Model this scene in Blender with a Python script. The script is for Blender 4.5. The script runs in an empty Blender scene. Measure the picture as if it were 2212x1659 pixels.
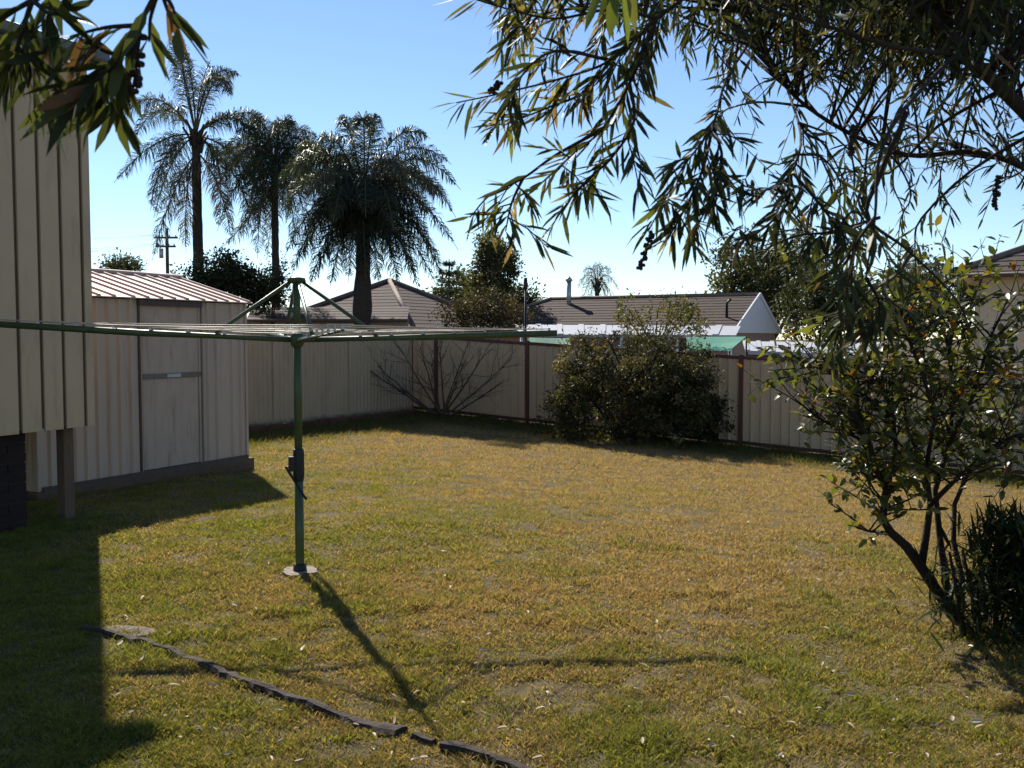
import bpy, math, random
import numpy as np
from mathutils import Vector, Matrix

sc = bpy.context.scene
COL = sc.collection
rng = np.random.default_rng(11)
random.seed(11)

# ------------------------------------------------------------------ camera
# pixel positions below are read off the photograph at 2212 x 1659
FPX, CX0, CY0, HOR = 1996.0, 1106.0, 829.5, 726.0
CZ = 1.6
PITCH = math.atan((CY0 - HOR) / FPX)
SP, CP = math.sin(PITCH), math.cos(PITCH)
cam = bpy.data.cameras.new('camera')
camo = bpy.data.objects.new('camera', cam)
COL.objects.link(camo)
camo.location = (0, 0, CZ)
camo.rotation_euler = (math.pi / 2 - PITCH, 0, 0)
cam.sensor_width = 36.0
cam.sensor_fit = 'HORIZONTAL'
cam.lens = FPX / 2212.0 * 36.0
cam.clip_start = 0.05
cam.clip_end = 2000
cam.dof.use_dof = True
cam.dof.focus_distance = 9.0
cam.dof.aperture_fstop = 13.0
sc.camera = camo

# ------------------------------------------------------------------ light
SUN_EL = math.radians(39.0)
SUN_AZ = math.radians(-24.7)          # from +Y towards +X
world = bpy.data.worlds.new('World')
sc.world = world
world.use_nodes = True
wn = world.node_tree.nodes
sky = wn.new('ShaderNodeTexSky')
sky.sky_type = 'NISHITA'
sky.sun_disc = False
sky.sun_elevation = SUN_EL
sky.sun_rotation = SUN_AZ
sky.altitude = 0
sky.air_density = 0.9
sky.dust_density = 0.0
sky.ozone_density = 3.5
wn['Background'].inputs[1].default_value = 0.088
world.node_tree.links.new(sky.outputs[0], wn['Background'].inputs[0])
sun = bpy.data.lights.new('sun', 'SUN')
sun.energy = 5.0
sun.angle = math.radians(0.6)
sun.color = (1.0, 0.93, 0.82)
suno = bpy.data.objects.new('sun', sun)
COL.objects.link(suno)
sdir = Vector((math.sin(SUN_AZ) * math.cos(SUN_EL), math.cos(SUN_AZ) * math.cos(SUN_EL), math.sin(SUN_EL)))
suno.rotation_euler = sdir.to_track_quat('Z', 'Y').to_euler()
suno.location = (0, 0, 20)
vs = sc.view_settings
vs.view_transform = 'Standard'
vs.look = 'None'
vs.exposure = 0.82
vs.gamma = 1.0
vs.use_curve_mapping = False
sc.render.engine = 'CYCLES'
sc.cycles.use_denoising = True
sc.cycles.max_bounces = 8
sc.cycles.transparent_max_bounces = 8

# ------------------------------------------------------------------ helpers
V3 = Vector
UX, UY = 0.454, 0.891                 # the yard's own axes
U = V3((UX, UY, 0)).normalized()
VV = V3((UY, -UX, 0)).normalized()
UP = V3((0, 0, 1))


def sstep(t):
    t = np.clip(t, 0, 1)
    return t * t * (3 - 2 * t)


def gz(x, y):
    u = UX * x + UY * y
    v = UY * x - UX * y
    return (-(0.15 + 0.055 * (np.clip(v, -16, 6) + 12.5)) * sstep((u - 5) / 13.5)
            - 0.03 * np.clip(u - 20, 0, 60))


def ray(x, y):
    cx = (x - CX0) / FPX
    cy = (CY0 - y) / FPX
    return V3((cx, CP + cy * SP, -SP + cy * CP))


def P(x, y, d):
    r = ray(x, y)
    t = d / r.y
    return V3((r.x * t, d, CZ + r.z * t))


def G(x, y):
    r = ray(x, y)
    z = 0.0
    for _ in range(12):
        t = (z - CZ) / r.z
        z = float(gz(r.x * t, r.y * t))
    return V3((r.x * t, r.y * t, z))


_ng = np.random.default_rng(5).random((256, 256))


def vnoise(x, y):
    xi = np.floor(x).astype(int)
    yi = np.floor(y).astype(int)
    fx = sstep(x - xi)
    fy = sstep(y - yi)
    a = _ng[xi & 255, yi & 255]
    b = _ng[(xi + 1) & 255, yi & 255]
    c = _ng[xi & 255, (yi + 1) & 255]
    d = _ng[(xi + 1) & 255, (yi + 1) & 255]
    return (a * (1 - fx) + b * fx) * (1 - fy) + (c * (1 - fx) + d * fx) * fy


def fbm(x, y, o=4):
    s, a, t = 0.0, 1.0, 0.0
    for i in range(o):
        s = s + a * vnoise(x * 2 ** i + 17.3 * i, y * 2 ** i + 9.1 * i)
        t += a
        a *= 0.55
    return s / t


MATS = {}


def mat(name, col, rough=0.7, var=0.15, vscale=6.0, bump=0.0, bscale=40.0, spec=0.3, metal=0.0,
        trans=0.0, attr=False, stretch=(1, 1, 1), dirt=None, tcol=None):
    if name in MATS:
        return MATS[name]
    m = bpy.data.materials.new(name)
    m.use_nodes = True
    nt = m.node_tree
    N, L = nt.nodes, nt.links
    b = N['Principled BSDF']
    out = N['Material Output']
    b.inputs['Roughness'].default_value = rough
    b.inputs['Metallic'].default_value = metal
    b.inputs['Specular IOR Level'].default_value = spec
    geo = N.new('ShaderNodeNewGeometry')
    mp = N.new('ShaderNodeMapping')
    mp.inputs['Scale'].default_value = stretch
    L.new(geo.outputs['Position'], mp.inputs['Vector'])
    if attr:
        at = N.new('ShaderNodeAttribute')
        at.attribute_name = 'col'
        csock = at.outputs['Color']
    else:
        rgb = N.new('ShaderNodeRGB')
        rgb.outputs[0].default_value = (*col, 1)
        csock = rgb.outputs[0]
    if var > 0:
        nz = N.new('ShaderNodeTexNoise')
        nz.inputs['Scale'].default_value = vscale
        nz.inputs['Detail'].default_value = 6
        nz.inputs['Roughness'].default_value = 0.65
        L.new(mp.outputs[0], nz.inputs['Vector'])
        mr = N.new('ShaderNodeMapRange')
        mr.inputs[1].default_value = 0.25
        mr.inputs[2].default_value = 0.75
        mr.inputs[3].default_value = 1 - var
        mr.inputs[4].default_value = 1 + var
        L.new(nz.outputs[0], mr.inputs[0])
        mx = N.new('ShaderNodeVectorMath')
        mx.operation = 'MULTIPLY'
        L.new(csock, mx.inputs[0])
        L.new(mr.outputs[0], mx.inputs[1])
        csock = mx.outputs[0]
    if dirt:
        dn = N.new('ShaderNodeTexNoise')
        dn.inputs['Scale'].default_value = dirt[1]
        dn.inputs['Detail'].default_value = 8
        dn.inputs['Roughness'].default_value = 0.7
        mp2 = N.new('ShaderNodeMapping')
        mp2.inputs['Scale'].default_value = dirt[3] if len(dirt) > 3 else (1, 1, 1)
        L.new(geo.outputs['Position'], mp2.inputs['Vector'])
        L.new(mp2.outputs[0], dn.inputs['Vector'])
        dr = N.new('ShaderNodeMapRange')
        dr.inputs[1].default_value = 0.52
        dr.inputs[2].default_value = 0.72
        dr.inputs[4].default_value = dirt[2]
        L.new(dn.outputs[0], dr.inputs[0])
        mix = N.new('ShaderNodeMix')
        mix.data_type = 'RGBA'
        mix.inputs[7].default_value = (*dirt[0], 1)
        L.new(dr.outputs[0], mix.inputs[0])
        L.new(csock, mix.inputs[6])
        csock = mix.outputs[2]
    L.new(csock, b.inputs['Base Color'])
    if bump > 0:
        bn = N.new('ShaderNodeTexNoise')
        bn.inputs['Scale'].default_value = bscale
        bn.inputs['Detail'].default_value = 5
        L.new(mp.outputs[0], bn.inputs['Vector'])
        bp = N.new('ShaderNodeBump')
        bp.inputs['Strength'].default_value = bump
        bp.inputs['Distance'].default_value = 0.01
        L.new(bn.outputs[0], bp.inputs['Height'])
        L.new(bp.outputs[0], b.inputs['Normal'])
    if trans > 0:
        tr = N.new('ShaderNodeBsdfTranslucent')
        tv = N.new('ShaderNodeVectorMath')
        tv.operation = 'MULTIPLY'
        tv.inputs[1].default_value = tcol or (1.5, 1.45, 0.7)
        L.new(csock, tv.inputs[0])
        L.new(tv.outputs[0], tr.inputs['Color'])
        ms = N.new('ShaderNodeMixShader')
        ms.inputs[0].default_value = trans
        L.new(b.outputs[0], ms.inputs[1])
        L.new(tr.outputs[0], ms.inputs[2])
        L.new(ms.outputs[0], out.inputs['Surface'])
    MATS[name] = m
    return m


def org(o):
    p = V3((0, 0, 0))
    while o is not None:
        p = p + o.location
        o = o.parent
    return p


def tag(o, label=None, cat=None, group=None, kind=None):
    if label:
        o['label'] = label
    if cat:
        o['category'] = cat
    if group:
        o['group'] = group
    if kind:
        o['kind'] = kind
    return o


def thing(name, loc, label, cat, group=None):
    o = bpy.data.objects.new(name, None)
    o.empty_display_size = 0.2
    COL.objects.link(o)
    o.location = loc
    return tag(o, label, cat, group)


def np_obj(name, V, tris, m, parent=None, cols=None, quads=None, smooth=False, base=None):
    """mesh from numpy arrays in world coordinates; cols is per vertex"""
    V = np.asarray(V, dtype=np.float64)
    o0 = np.array(org(parent)) if parent is not None else (np.array(base) if base is not None else np.zeros(3))
    me = bpy.data.meshes.new(name)
    me.vertices.add(len(V))
    me.vertices.foreach_set('co', (V - o0).astype(np.float32).ravel())
    loops, starts = [], []
    k = 0
    if tris is not None and len(tris):
        tris = np.asarray(tris, dtype=np.int32)
        loops.append(tris.ravel())
        starts.append(np.arange(len(tris)) * 3)
        k = len(tris) * 3
    if quads is not None and len(quads):
        quads = np.asarray(quads, dtype=np.int32)
        loops.append(quads.ravel())
        starts.append(k + np.arange(len(quads)) * 4)
    loops = np.concatenate(loops).astype(np.int32)
    starts = np.concatenate(starts).astype(np.int32)
    me.loops.add(len(loops))
    me.loops.foreach_set('vertex_index', loops)
    me.polygons.add(len(starts))
    me.polygons.foreach_set('loop_start', starts)
    me.update(calc_edges=True)
    if smooth:
        me.polygons.foreach_set('use_smooth', np.ones(len(starts), dtype=bool))
    if cols is not None:
        ca = me.color_attributes.new('col', 'FLOAT_COLOR', 'POINT')
        c4 = np.ones((len(V), 4), dtype=np.float32)
        c4[:, :3] = cols
        ca.data.foreach_set('color', c4.ravel())
    me.materials.append(m)
    o = bpy.data.objects.new(name, me)
    COL.objects.link(o)
    if parent is not None:
        o.parent = parent
    else:
        o.location = V3(o0)
    return o


class MB:
    """collects shapes in world coordinates, builds ONE mesh object"""

    def __init__(self):
        self.v, self.f, self.s = [], [], []

    def poly(self, pts, smooth=False):
        k = len(self.v)
        self.v += [tuple(p) for p in pts]
        self.f.append(tuple(range(k, k + len(pts))))
        self.s.append(smooth)
        return self

    def box(self, c, ax, ay, az):
        """centre and three half-extent vectors"""
        c = V3(c)
        k = len(self.v)
        for sx in (-1, 1):
            for sy in (-1, 1):
                for sz in (-1, 1):
                    self.v.append(tuple(c + ax * sx + ay * sy + az * sz))
        for q in ((0, 1, 3, 2), (4, 6, 7, 5), (0, 4, 5, 1), (2, 3, 7, 6), (0, 2, 6, 4), (1, 5, 7, 3)):
            self.f.append(tuple(k + i for i in q))
            self.s.append(False)
        return self

    def bar(self, a, b, w, h, side=None):
        a, b = V3(a), V3(b)
        d = (b - a)
        L = d.length
        d.normalize()
        s = side.normalized() if side is not None else d.cross(UP)
        if s.length < 1e-4:
            s = V3((1, 0, 0))
        s.normalize()
        n = s.cross(d).normalized()
        return self.box((a + b) / 2, d * L / 2, s * w / 2, n * h / 2)

    def tube(self, pts, rad, n=8, cap=True, jit=0.0):
        pts = [V3(p) for p in pts]
        if not hasattr(rad, '__len__'):
            rad = [rad] * len(pts)
        k = len(self.v)
        pn = None
        for i, p in enumerate(pts):
            t = (pts[min(i + 1, len(pts) - 1)] - pts[max(i - 1, 0)])
            if t.length < 1e-7:
                t = UP.copy()
            t.normalize()
            if pn is None:
                a = UP if abs(t.z) < 0.9 else V3((1, 0, 0))
                s = t.cross(a).normalized()
            else:
                s = (pn - t * pn.dot(t))
                s.normalize()
            pn = s
            b = t.cross(s)
            for j in range(n):
                an = 2 * math.pi * j / n
                r = rad[i] * (1 + jit * random.uniform(-1, 1))
                self.v.append(tuple(p + s * math.cos(an) * r + b * math.sin(an) * r))
        for i in range(len(pts) - 1):
            for j in range(n):
                a0 = k + i * n + j
                a1 = k + i * n + (j + 1) % n
                self.f.append((a0, a1, a1 + n, a0 + n))
                self.s.append(True)
        if cap:
            self.f.append(tuple(k + j for j in reversed(range(n))))
            self.f.append(tuple(k + (len(pts) - 1) * n + j for j in range(n)))
            self.s += [False, False]
        return self

    def build(self, name, m, parent=None, base=None, bevel=0.0):
        o0 = org(parent) if parent is not None else (V3(base) if base is not None else V3((0, 0, 0)))
        me = bpy.data.meshes.new(name)
        me.from_pydata([(a[0] - o0.x, a[1] - o0.y, a[2] - o0.z) for a in self.v], [], self.f)
        me.polygons.foreach_set('use_smooth', self.s)
        me.materials.append(m)
        me.update()
        o = bpy.data.objects.new(name, me)
        COL.objects.link(o)
        if parent is not None:
            o.parent = parent
        else:
            o.location = o0
        if bevel > 0:
            bv = o.modifiers.new('bevel', 'BEVEL')
            bv.width = bevel
            bv.segments = 2
            bv.limit_method = 'ANGLE'
        return o


def sheet_mb(p0, p1, zb0, zb1, zt0, zt1, n, pitch=0.2, rib=0.05, depth=0.02, th=0.004, off=0.0, mb=None):
    """ribbed steel sheet between two plan points, outer face towards n"""
    mb = mb or MB()
    p0, p1 = V3(p0), V3(p1)
    L = (p1 - p0).length
    prof = [(0.0, 0.0)]
    s = off
    while s < L:
        a = s + pitch - rib
        for ds, z in ((a, 0), (a + rib * 0.3, depth), (a + rib * 0.7, depth), (a + rib, 0)):
            if prof[-1][0] < ds < L:
                prof.append((ds, z))
        s += pitch
    prof.append((L, 0.0))
    for side in (1, -1):
        for (s0, d0), (s1, d1) in zip(prof[:-1], prof[1:]):
            q = []
            for ss, dd, top in ((s0, d0, 0), (s1, d1, 0), (s1, d1, 1), (s0, d0, 1)):
                t = ss / L
                zb = zb0 + (zb1 - zb0) * t
                zt = zt0 + (zt1 - zt0) * t
                pp = p0.lerp(p1, t) + n * (dd + (0 if side > 0 else -th))
                q.append((pp.x, pp.y, zt if top else zb))
            mb.poly(q if side > 0 else q[::-1])
    return mb


def stepped_roof(mb, A, B, C, D, nc, lift=0.035):
    """tiled roof plane, A-B the eave, D-C the top, laid in overlapping courses"""
    A, B, C, D = V3(A), V3(B), V3(C), V3(D)
    n = (B - A).cross(D - A)
    if n.z < 0:
        n = -n
    n.normalize()
    for i in range(nc):
        t0, t1 = i / nc, (i + 1) / nc
        a, b = A.lerp(D, t0) + n * lift, B.lerp(C, t0) + n * lift
        c, d = B.lerp(C, t1) + n * 0.002, A.lerp(D, t1) + n * 0.002
        mb.poly([a, b, c, d])
        mb.poly([a - n * lift, b - n * lift, b, a])
    return mb


# ---- leaves
def leaf_arrays(pos, dr, up, ln, wd, curve=0.12, fold=0.25):
    """eight-vertex lance leaves; every argument is an array over leaves"""
    pos, dr, up = (np.asarray(a, float) for a in (pos, dr, up))
    N = len(pos)
    dr = dr / np.linalg.norm(dr, axis=1, keepdims=True)
    sd = np.cross(dr, up)
    sd /= np.linalg.norm(sd, axis=1, keepdims=True) + 1e-9
    nm = np.cross(sd, dr)
    t = np.array([0, .3, .3, .3, .68, .68, .68, 1.0])
    x = np.array([0, -.5, 0, .5, -.42, 0, .42, 0])
    e = np.abs(x)
    cv = np.broadcast_to(np.asarray(curve, float), (N,))
    z = -cv[:, None] * (t * t)[None] * ln[:, None] + e[None] * fold * wd[:, None]
    V = (pos[:, None, :] + dr[:, None, :] * (t[None] * ln[:, None])[..., None]
         + sd[:, None, :] * (x[None] * wd[:, None])[..., None] + nm[:, None, :] * z[..., None])
    T = np.array([[0, 2, 1], [0, 3, 2], [1, 2, 5], [1, 5, 4], [2, 3, 6], [2, 6, 5], [4, 5, 7], [5, 6, 7]])
    F = (np.arange(N) * 8)[:, None, None] + T[None]
    return V.reshape(-1, 3), F.reshape(-1, 3)


def diamond_arrays(pos, dr, up, ln, wd, fold=0.2):
    pos, dr, up = (np.asarray(a, float) for a in (pos, dr, up))
    N = len(pos)
    dr = dr / (np.linalg.norm(dr, axis=1, keepdims=True) + 1e-9)
    sd = np.cross(dr, up)
    sd /= np.linalg.norm(sd, axis=1, keepdims=True) + 1e-9
    nm = np.cross(sd, dr)
    V = np.stack([pos, pos + dr * (ln * .5)[:, None] - sd * (wd * .5)[:, None] + nm * (wd * fold)[:, None],
                  pos + dr * ln[:, None],
                  pos + dr * (ln * .5)[:, None] + sd * (wd * .5)[:, None] + nm * (wd * fold)[:, None]], axis=1)
    T = np.array([[0, 2, 1], [0, 3, 2]])
    F = (np.arange(N) * 4)[:, None, None] + T[None]
    return V.reshape(-1, 3), F.reshape(-1, 3)


def rdir(n):
    v = rng.normal(size=(n, 3))
    return v / np.linalg.norm(v, axis=1, keepdims=True)


def palette(n, pal, jit=0.18):
    """pal: list of (weight, rgb)"""
    w = np.array([p[0] for p in pal], float)
    c = np.array([p[1] for p in pal], float)
    i = rng.choice(len(pal), size=n, p=w / w.sum())
    k = 1 + jit * rng.normal(size=(n, 1))
    return np.clip(c[i] * np.clip(k, 0.45, 1.7), 0.002, 0.9)


def crown(name, parent, blobs, nclump, per, clump_r, leaf, pal, m, wl=0.5, drop=0.0, shell=0.55):
    """foliage: leaf faces in clumps spread through ellipsoid blobs [(centre, (rx,ry,rz)), ...]"""
    vol = np.array([b[1][0] * b[1][1] * b[1][2] for b in blobs]) ** 0.75
    bi = rng.choice(len(blobs), size=nclump, p=vol / vol.sum())
    cc = np.array([list(b[0]) for b in blobs])[bi]
    rr = np.array([b[1] for b in blobs])[bi]
    rad = shell + (1 - shell) * rng.random((nclump, 1)) ** 0.6
    rad = np.where(rng.random((nclump, 1)) < 0.25, rng.random((nclump, 1)), rad)
    ctr = cc + rdir(nclump) * rr * rad * (1 + 0.12 * rng.normal(size=(nclump, 1)))
    ci = np.repeat(np.arange(nclump), per)
    n = len(ci)
    cs = clump_r * (0.6 + 0.8 * rng.random(nclump))
    pos = ctr[ci] + rng.normal(size=(n, 3)) * cs[ci][:, None] * 0.55
    d = rdir(n) + (pos - cc[ci]) / (rr[ci] + 1e-6) * 0.5
    d[:, 2] -= drop
    ln = leaf * (0.6 + 0.8 * rng.random(n))
    V, F = diamond_arrays(pos, d, rdir(n), ln, ln * wl)
    ccol = palette(nclump, pal)[ci] * (1 + 0.15 * rng.normal(size=(n, 1)))
    return np_obj(name, V, F, m, parent, cols=np.repeat(np.clip(ccol, 0.002, .9), 4, axis=0))


# ------------------------------------------------------------------ materials
M_soil = mat('soil_thatch', (0.10, 0.077, 0.04), 0.95, 0.5, 3.0, bump=0.6, bscale=60, spec=0.1,
             dirt=((0.05, 0.055, 0.016), 9.0, 0.7))
M_grass = mat('grass_blades', (0, 0, 0), 0.6, 0, attr=True, trans=0.5, spec=0.25, tcol=(1.5, 1.45, 0.7))
M_clad = mat('cream_cladding', (0.50, 0.365, 0.22), 0.55, 0.06, 2.0, spec=0.3, dirt=((0.25, 0.18, 0.11), 5.0, 0.6, (1, 1, 0.2)))
M_groove = mat('cladding_groove', (0.14, 0.09, 0.055), 0.7, 0.1)
M_gutter = mat('blue_grey_gutter', (0.12, 0.135, 0.15), 0.45, 0.08)
M_rooftile = mat('brown_roof_tile', (0.052, 0.032, 0.026), 0.9, 0.25, 2.5, bump=0.3, bscale=14)
M_rooftile2 = mat('grey_brown_roof_tile', (0.066, 0.043, 0.036), 0.9, 0.22, 2.2, bump=0.3, bscale=14, dirt=((0.095, 0.07, 0.058), 3.0, .6))
M_ridge = mat('ridge_cap_mortar', (0.16, 0.12, 0.10), 0.8, 0.25, 5.0)
M_roofdark = mat('dark_roof_tile', (0.075, 0.05, 0.04), 0.7, 0.2, 3)
M_post_timber = mat('weathered_post_timber', (0.13, 0.085, 0.055), 0.85, 0.25, 8, stretch=(6, 6, .6), bump=.4, bscale=30)
M_brick = mat('dark_red_brick', (0.022, 0.013, 0.011), 0.85, 0.3, 9, bump=.5, bscale=60)
M_shed = mat('faded_shed_steel', (0.46, 0.355, 0.27), 0.5, 0.06, 3.0, spec=0.35, stretch=(1, 1, .2),
             dirt=((0.26, 0.18, 0.125), 5.0, 0.6, (1.5, 1.5, 0.18)))
M_shed_light = mat('shed_door_steel', (0.43, 0.33, 0.25), 0.55, 0.07, 3.5, spec=.3, dirt=((0.22, 0.15, 0.10), 6.0, .8, (1.5, 1.5, .25)))
M_shed_trim = mat('shed_dark_trim', (0.085, 0.065, 0.055), 0.7, 0.2, 8)
M_shed_roof = mat('sun_faded_roof_steel', (0.42, 0.30, 0.26), 0.6, 0.2, 3.0, spec=.3, dirt=((0.30, 0.18, 0.14), 6.0, .7))
M_galv = mat('galvanised_steel', (0.42, 0.42, 0.43), 0.4, 0.1, 9, metal=0.6)
M_conc = mat('old_concrete', (0.22, 0.185, 0.15), 0.9, 0.25, 12, bump=.6, bscale=80)
M_fence = mat('cream_fence_steel', (0.52, 0.36, 0.21), 0.5, 0.05, 1.5, spec=0.3, dirt=((0.27, 0.185, 0.115), 3.0, .35, (1, 1, .3)))
M_fence2 = mat('grey_cream_fence_steel', (0.43, 0.32, 0.205), 0.55, 0.06, 1.5, spec=0.3, dirt=((0.2, 0.15, 0.105), 3.0, .35, (1, 1, .3)))
M_fpost = mat('dark_red_fence_steel', (0.105, 0.035, 0.024), 0.5, 0.1, 5)
M_hoist = mat('dark_green_hoist_paint', (0.05, 0.075, 0.026), 0.45, 0.25, 10, spec=.4, dirt=((0.11, 0.05, 0.025), 18.0, .5))
M_black = mat('black_iron', (0.018, 0.018, 0.017), 0.5, 0.2, 10)
M_wire = mat('plastic_clothes_line', (0.55, 0.46, 0.34), 0.5, 0.1)
M_log = mat('weathered_edging_timber', (0.034, 0.024, 0.018), 0.9, 0.4, 14, bump=1.0, bscale=45, dirt=((0.09, 0.066, 0.05), 22, .7))
M_bark = mat('grey_brown_bark', (0.085, 0.062, 0.045), 0.9, 0.35, 20, bump=.8, bscale=50)
M_darkbark = mat('dark_bark', (0.026, 0.018, 0.013), 0.9, 0.3, 25, bump=.8, bscale=60)
M_palmbark = mat('palm_trunk_bark', (0.042, 0.032, 0.025), 0.9, 0.35, 4, bump=.7, bscale=16, stretch=(1, 1, 4))
M_leaf = mat('leaf_green', (0, 0, 0), 0.5, 0, attr=True, trans=0.35, spec=0.15)
M_leafgloss = mat('leaf_glossy', (0, 0, 0), 0.36, 0, attr=True, trans=0.36, spec=0.35)
M_leafdull = mat('leaf_far', (0, 0, 0), 0.6, 0, attr=True, trans=0.3, spec=0.2)
M_white = mat('white_paint', (0.72, 0.73, 0.76), 0.5, 0.04, 3)
M_whiteroof = mat('white_metal_roof', (0.40, 0.40, 0.41), 0.45, 0.08, 3)
M_cream = mat('cream_render', (0.50, 0.43, 0.31), 0.75, 0.06, 3)
M_pinkbrick = mat('pale_brick_wall', (0.33, 0.24, 0.2), .85, .15, 9)
M_green = mat('green_shade_cloth', (0.02, 0.17, 0.11), 0.7, 0.15, 8)
M_glass = mat('dark_window_glass', (0.02, 0.022, 0.025), 0.08, 0, spec=.6)
M_fallen = mat('fallen_leaf', (0, 0, 0), 0.6, 0, attr=True, trans=0.15, spec=0.3, tcol=(1.1, 1, .8))

# ------------------------------------------------------------------ ground
xs = np.concatenate([-np.geomspace(600, 9.2, 26), np.arange(-9, 9.6, 0.13), np.geomspace(9.8, 600, 26)])
ys = np.concatenate([-np.geomspace(200, 0.6, 18), np.arange(-0.4, 23.6, 0.13), np.geomspace(23.8, 900, 30)])
gx, gy = np.meshgrid(xs, ys)
near = np.exp(-np.clip(np.hypot(gx, gy - 10) - 14, 0, None) / 4)
gzz = gz(gx, gy) + near * ((fbm(gx * 1.1, gy * 1.1) - .5) * 0.05 + (fbm(gx * 5, gy * 5, 2) - .5) * 0.03) - 0.012
nx, ny = len(xs), len(ys)
idx = np.arange(nx * ny).reshape(ny, nx)
gq = np.stack([idx[:-1, :-1], idx[:-1, 1:], idx[1:, 1:], idx[1:, :-1]], axis=-1).reshape(-1, 4)
ground = np_obj('ground', np.stack([gx, gy, gzz], -1).reshape(-1, 3), None, M_soil, quads=gq, smooth=True)
tag(ground, 'sloping back yard ground under a patchy dry lawn', 'ground', kind='structure')


def ground_z(x, y):
    return (gz(x, y) + (fbm(x * 1.1, y * 1.1) - .5) * 0.05 + (fbm(x * 5, y * 5, 2) - .5) * 0.03 - 0.012)


# fence lines of the yard (plan)
F_POSTS = [V3((0.35, 20.8, 0)) + VV * (2.4 * k) for k in range(-1, 6)]     # right-hand fence, dark red posts
F_CORNER = V3((0.35, 20.8, 0)) - VV * 3.1


def make_grass():
    n = 2600000
    y = 2.9 + (23.0 - 2.9) * rng.random(n) ** 1.15
    w = 0.60 * y + 0.4
    x = (rng.random(n) * 2 - 1) * w
    u = UX * x + UY * y
    v = UY * x - UX * y
    fu = UX * 0.35 + UY * 20.8
    fv = UY * F_CORNER.x - UX * F_CORNER.y
    keep = (u < fu - 0.02) & (v > fv + 0.02)
    # density falls with distance, thinner where the turf is worn
    cl = fbm(x * 7, y * 7, 3)
    patch = fbm(x * 0.7 + 5, y * 0.7, 4)
    dry = 0.54 + 0.060 * (y - 6) + 0.115 * x + (patch - .5) * 1.25 + (fbm(x * 2.6, y * 2.6 + 40, 3) - .5) * 0.9
    dens = np.clip(0.35 + 1.15 * (cl - 0.30) * 2, 0.25, 1) * np.clip(6.0 / y, 0.4, 1)
    bare = fbm(x * 1.9 + 70, y * 1.9 + 30, 4)                    # worn spots where the soil shows
    dens *= 1 - .8 * sstep((bare - .69) / .08)
    keep &= rng.random(n) < dens
    # nothing grows through the shed floor and the concrete
    su = u - (UX * -3.36 + UY * 11.65)
    sv = v - (UY * -3.36 - UX * 11.65)
    keep &= ~((su < 0.06) & (su > -3.0) & (sv < 0.04) & (sv > -2.6))
    hp = G(648, 1235)
    keep &= np.hypot((x - hp.x), (y - hp.y)) > 0.10 + 0.14 * (cl - .3)
    x, y, u, v, cl, dry = (a[keep] for a in (x, y, u, v, cl, dry))
    tuft = sstep((fbm(x * 3.3 + 11, y * 3.3 + 7, 3) - .58) / .12)
    n = len(x)
    z = ground_z(x, y)
    # uncut grass along the fences
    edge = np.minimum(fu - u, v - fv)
    long_ = np.clip(1 - (edge - 1.2) / 1.6, 0, 1) * (rng.random(n) < 0.5) * (y > 12)
    h = (0.009 + 0.018 * rng.random(n)) * (0.5 + 1.2 * cl) * (1 + 0.04 * (y - 4)) * (1 + 0.9 * tuft * rng.random(n)) + long_ * 0.14 * rng.random(n) ** 1.3
    wd = (0.0028 + 0.0022 * rng.random(n)) * (0.8 + 0.10 * y)
    a = rng.random(n) * 2 * math.pi
    ca, sa = np.cos(a), np.sin(a)
    b = rng.random(n) * 2 * math.pi
    lean = h * (0.45 + 1.15 * rng.random(n))
    p = np.stack([x, y, z - 0.004], -1)
    side = np.stack([ca, sa, np.zeros(n)], -1) * (wd / 2)[:, None]
    ln = np.stack([np.cos(b) * lean, np.sin(b) * lean, h], -1)
    mid = p + ln * 0.5 + np.array([0, 0, 1]) * (h * 0.16)[:, None]
    tip = p + ln
    nr = y < 8.0                                   # far blades need no bend
    fa = ~nr
    Vn = np.stack([p - side, p + side, mid + side * .8, mid - side * .8, tip], 1)[nr].reshape(-1, 3)
    Vf = np.stack([p - side, p + side, tip], 1)[fa].reshape(-1, 3)
    k = np.arange(int(nr.sum())) * 5
    T = np.stack([np.stack([k, k + 1, k + 2], -1), np.stack([k, k + 2, k + 3], -1), np.stack([k + 3, k + 2, k + 4], -1)], 1).reshape(-1, 3)
    T = np.concatenate([T, np.arange(len(Vf)).reshape(-1, 3) + len(Vn)])
    Vv = np.concatenate([Vn, Vf])
    g = np.array([0.232, 0.225, 0.048])
    g2 = np.array([0.115, 0.118, 0.026])
    st = np.array([0.37, 0.258, 0.127])
    st2 = np.array([0.215, 0.148, 0.076])
    mixg = rng.random((n, 1))
    mixs = rng.random((n, 1))
    shade_strip = np.clip(1 - (edge - 1.6) / 0.9, 0, 1) * (y > 12)      # fence shade painted into the grass colour: greener, darker strip
    isdry = ((rng.random(n) * 0.9 + 0.05 < dry - .25 * tuft) & (rng.random(n) > shade_strip * .92))[:, None]
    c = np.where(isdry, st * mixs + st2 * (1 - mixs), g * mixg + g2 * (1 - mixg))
    c = c * (0.8 + 0.4 * rng.random((n, 1))) * (1 - .5 * shade_strip[:, None])
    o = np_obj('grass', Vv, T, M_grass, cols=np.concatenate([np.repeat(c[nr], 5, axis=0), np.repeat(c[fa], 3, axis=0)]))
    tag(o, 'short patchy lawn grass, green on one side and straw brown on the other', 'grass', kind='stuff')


make_grass()

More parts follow.
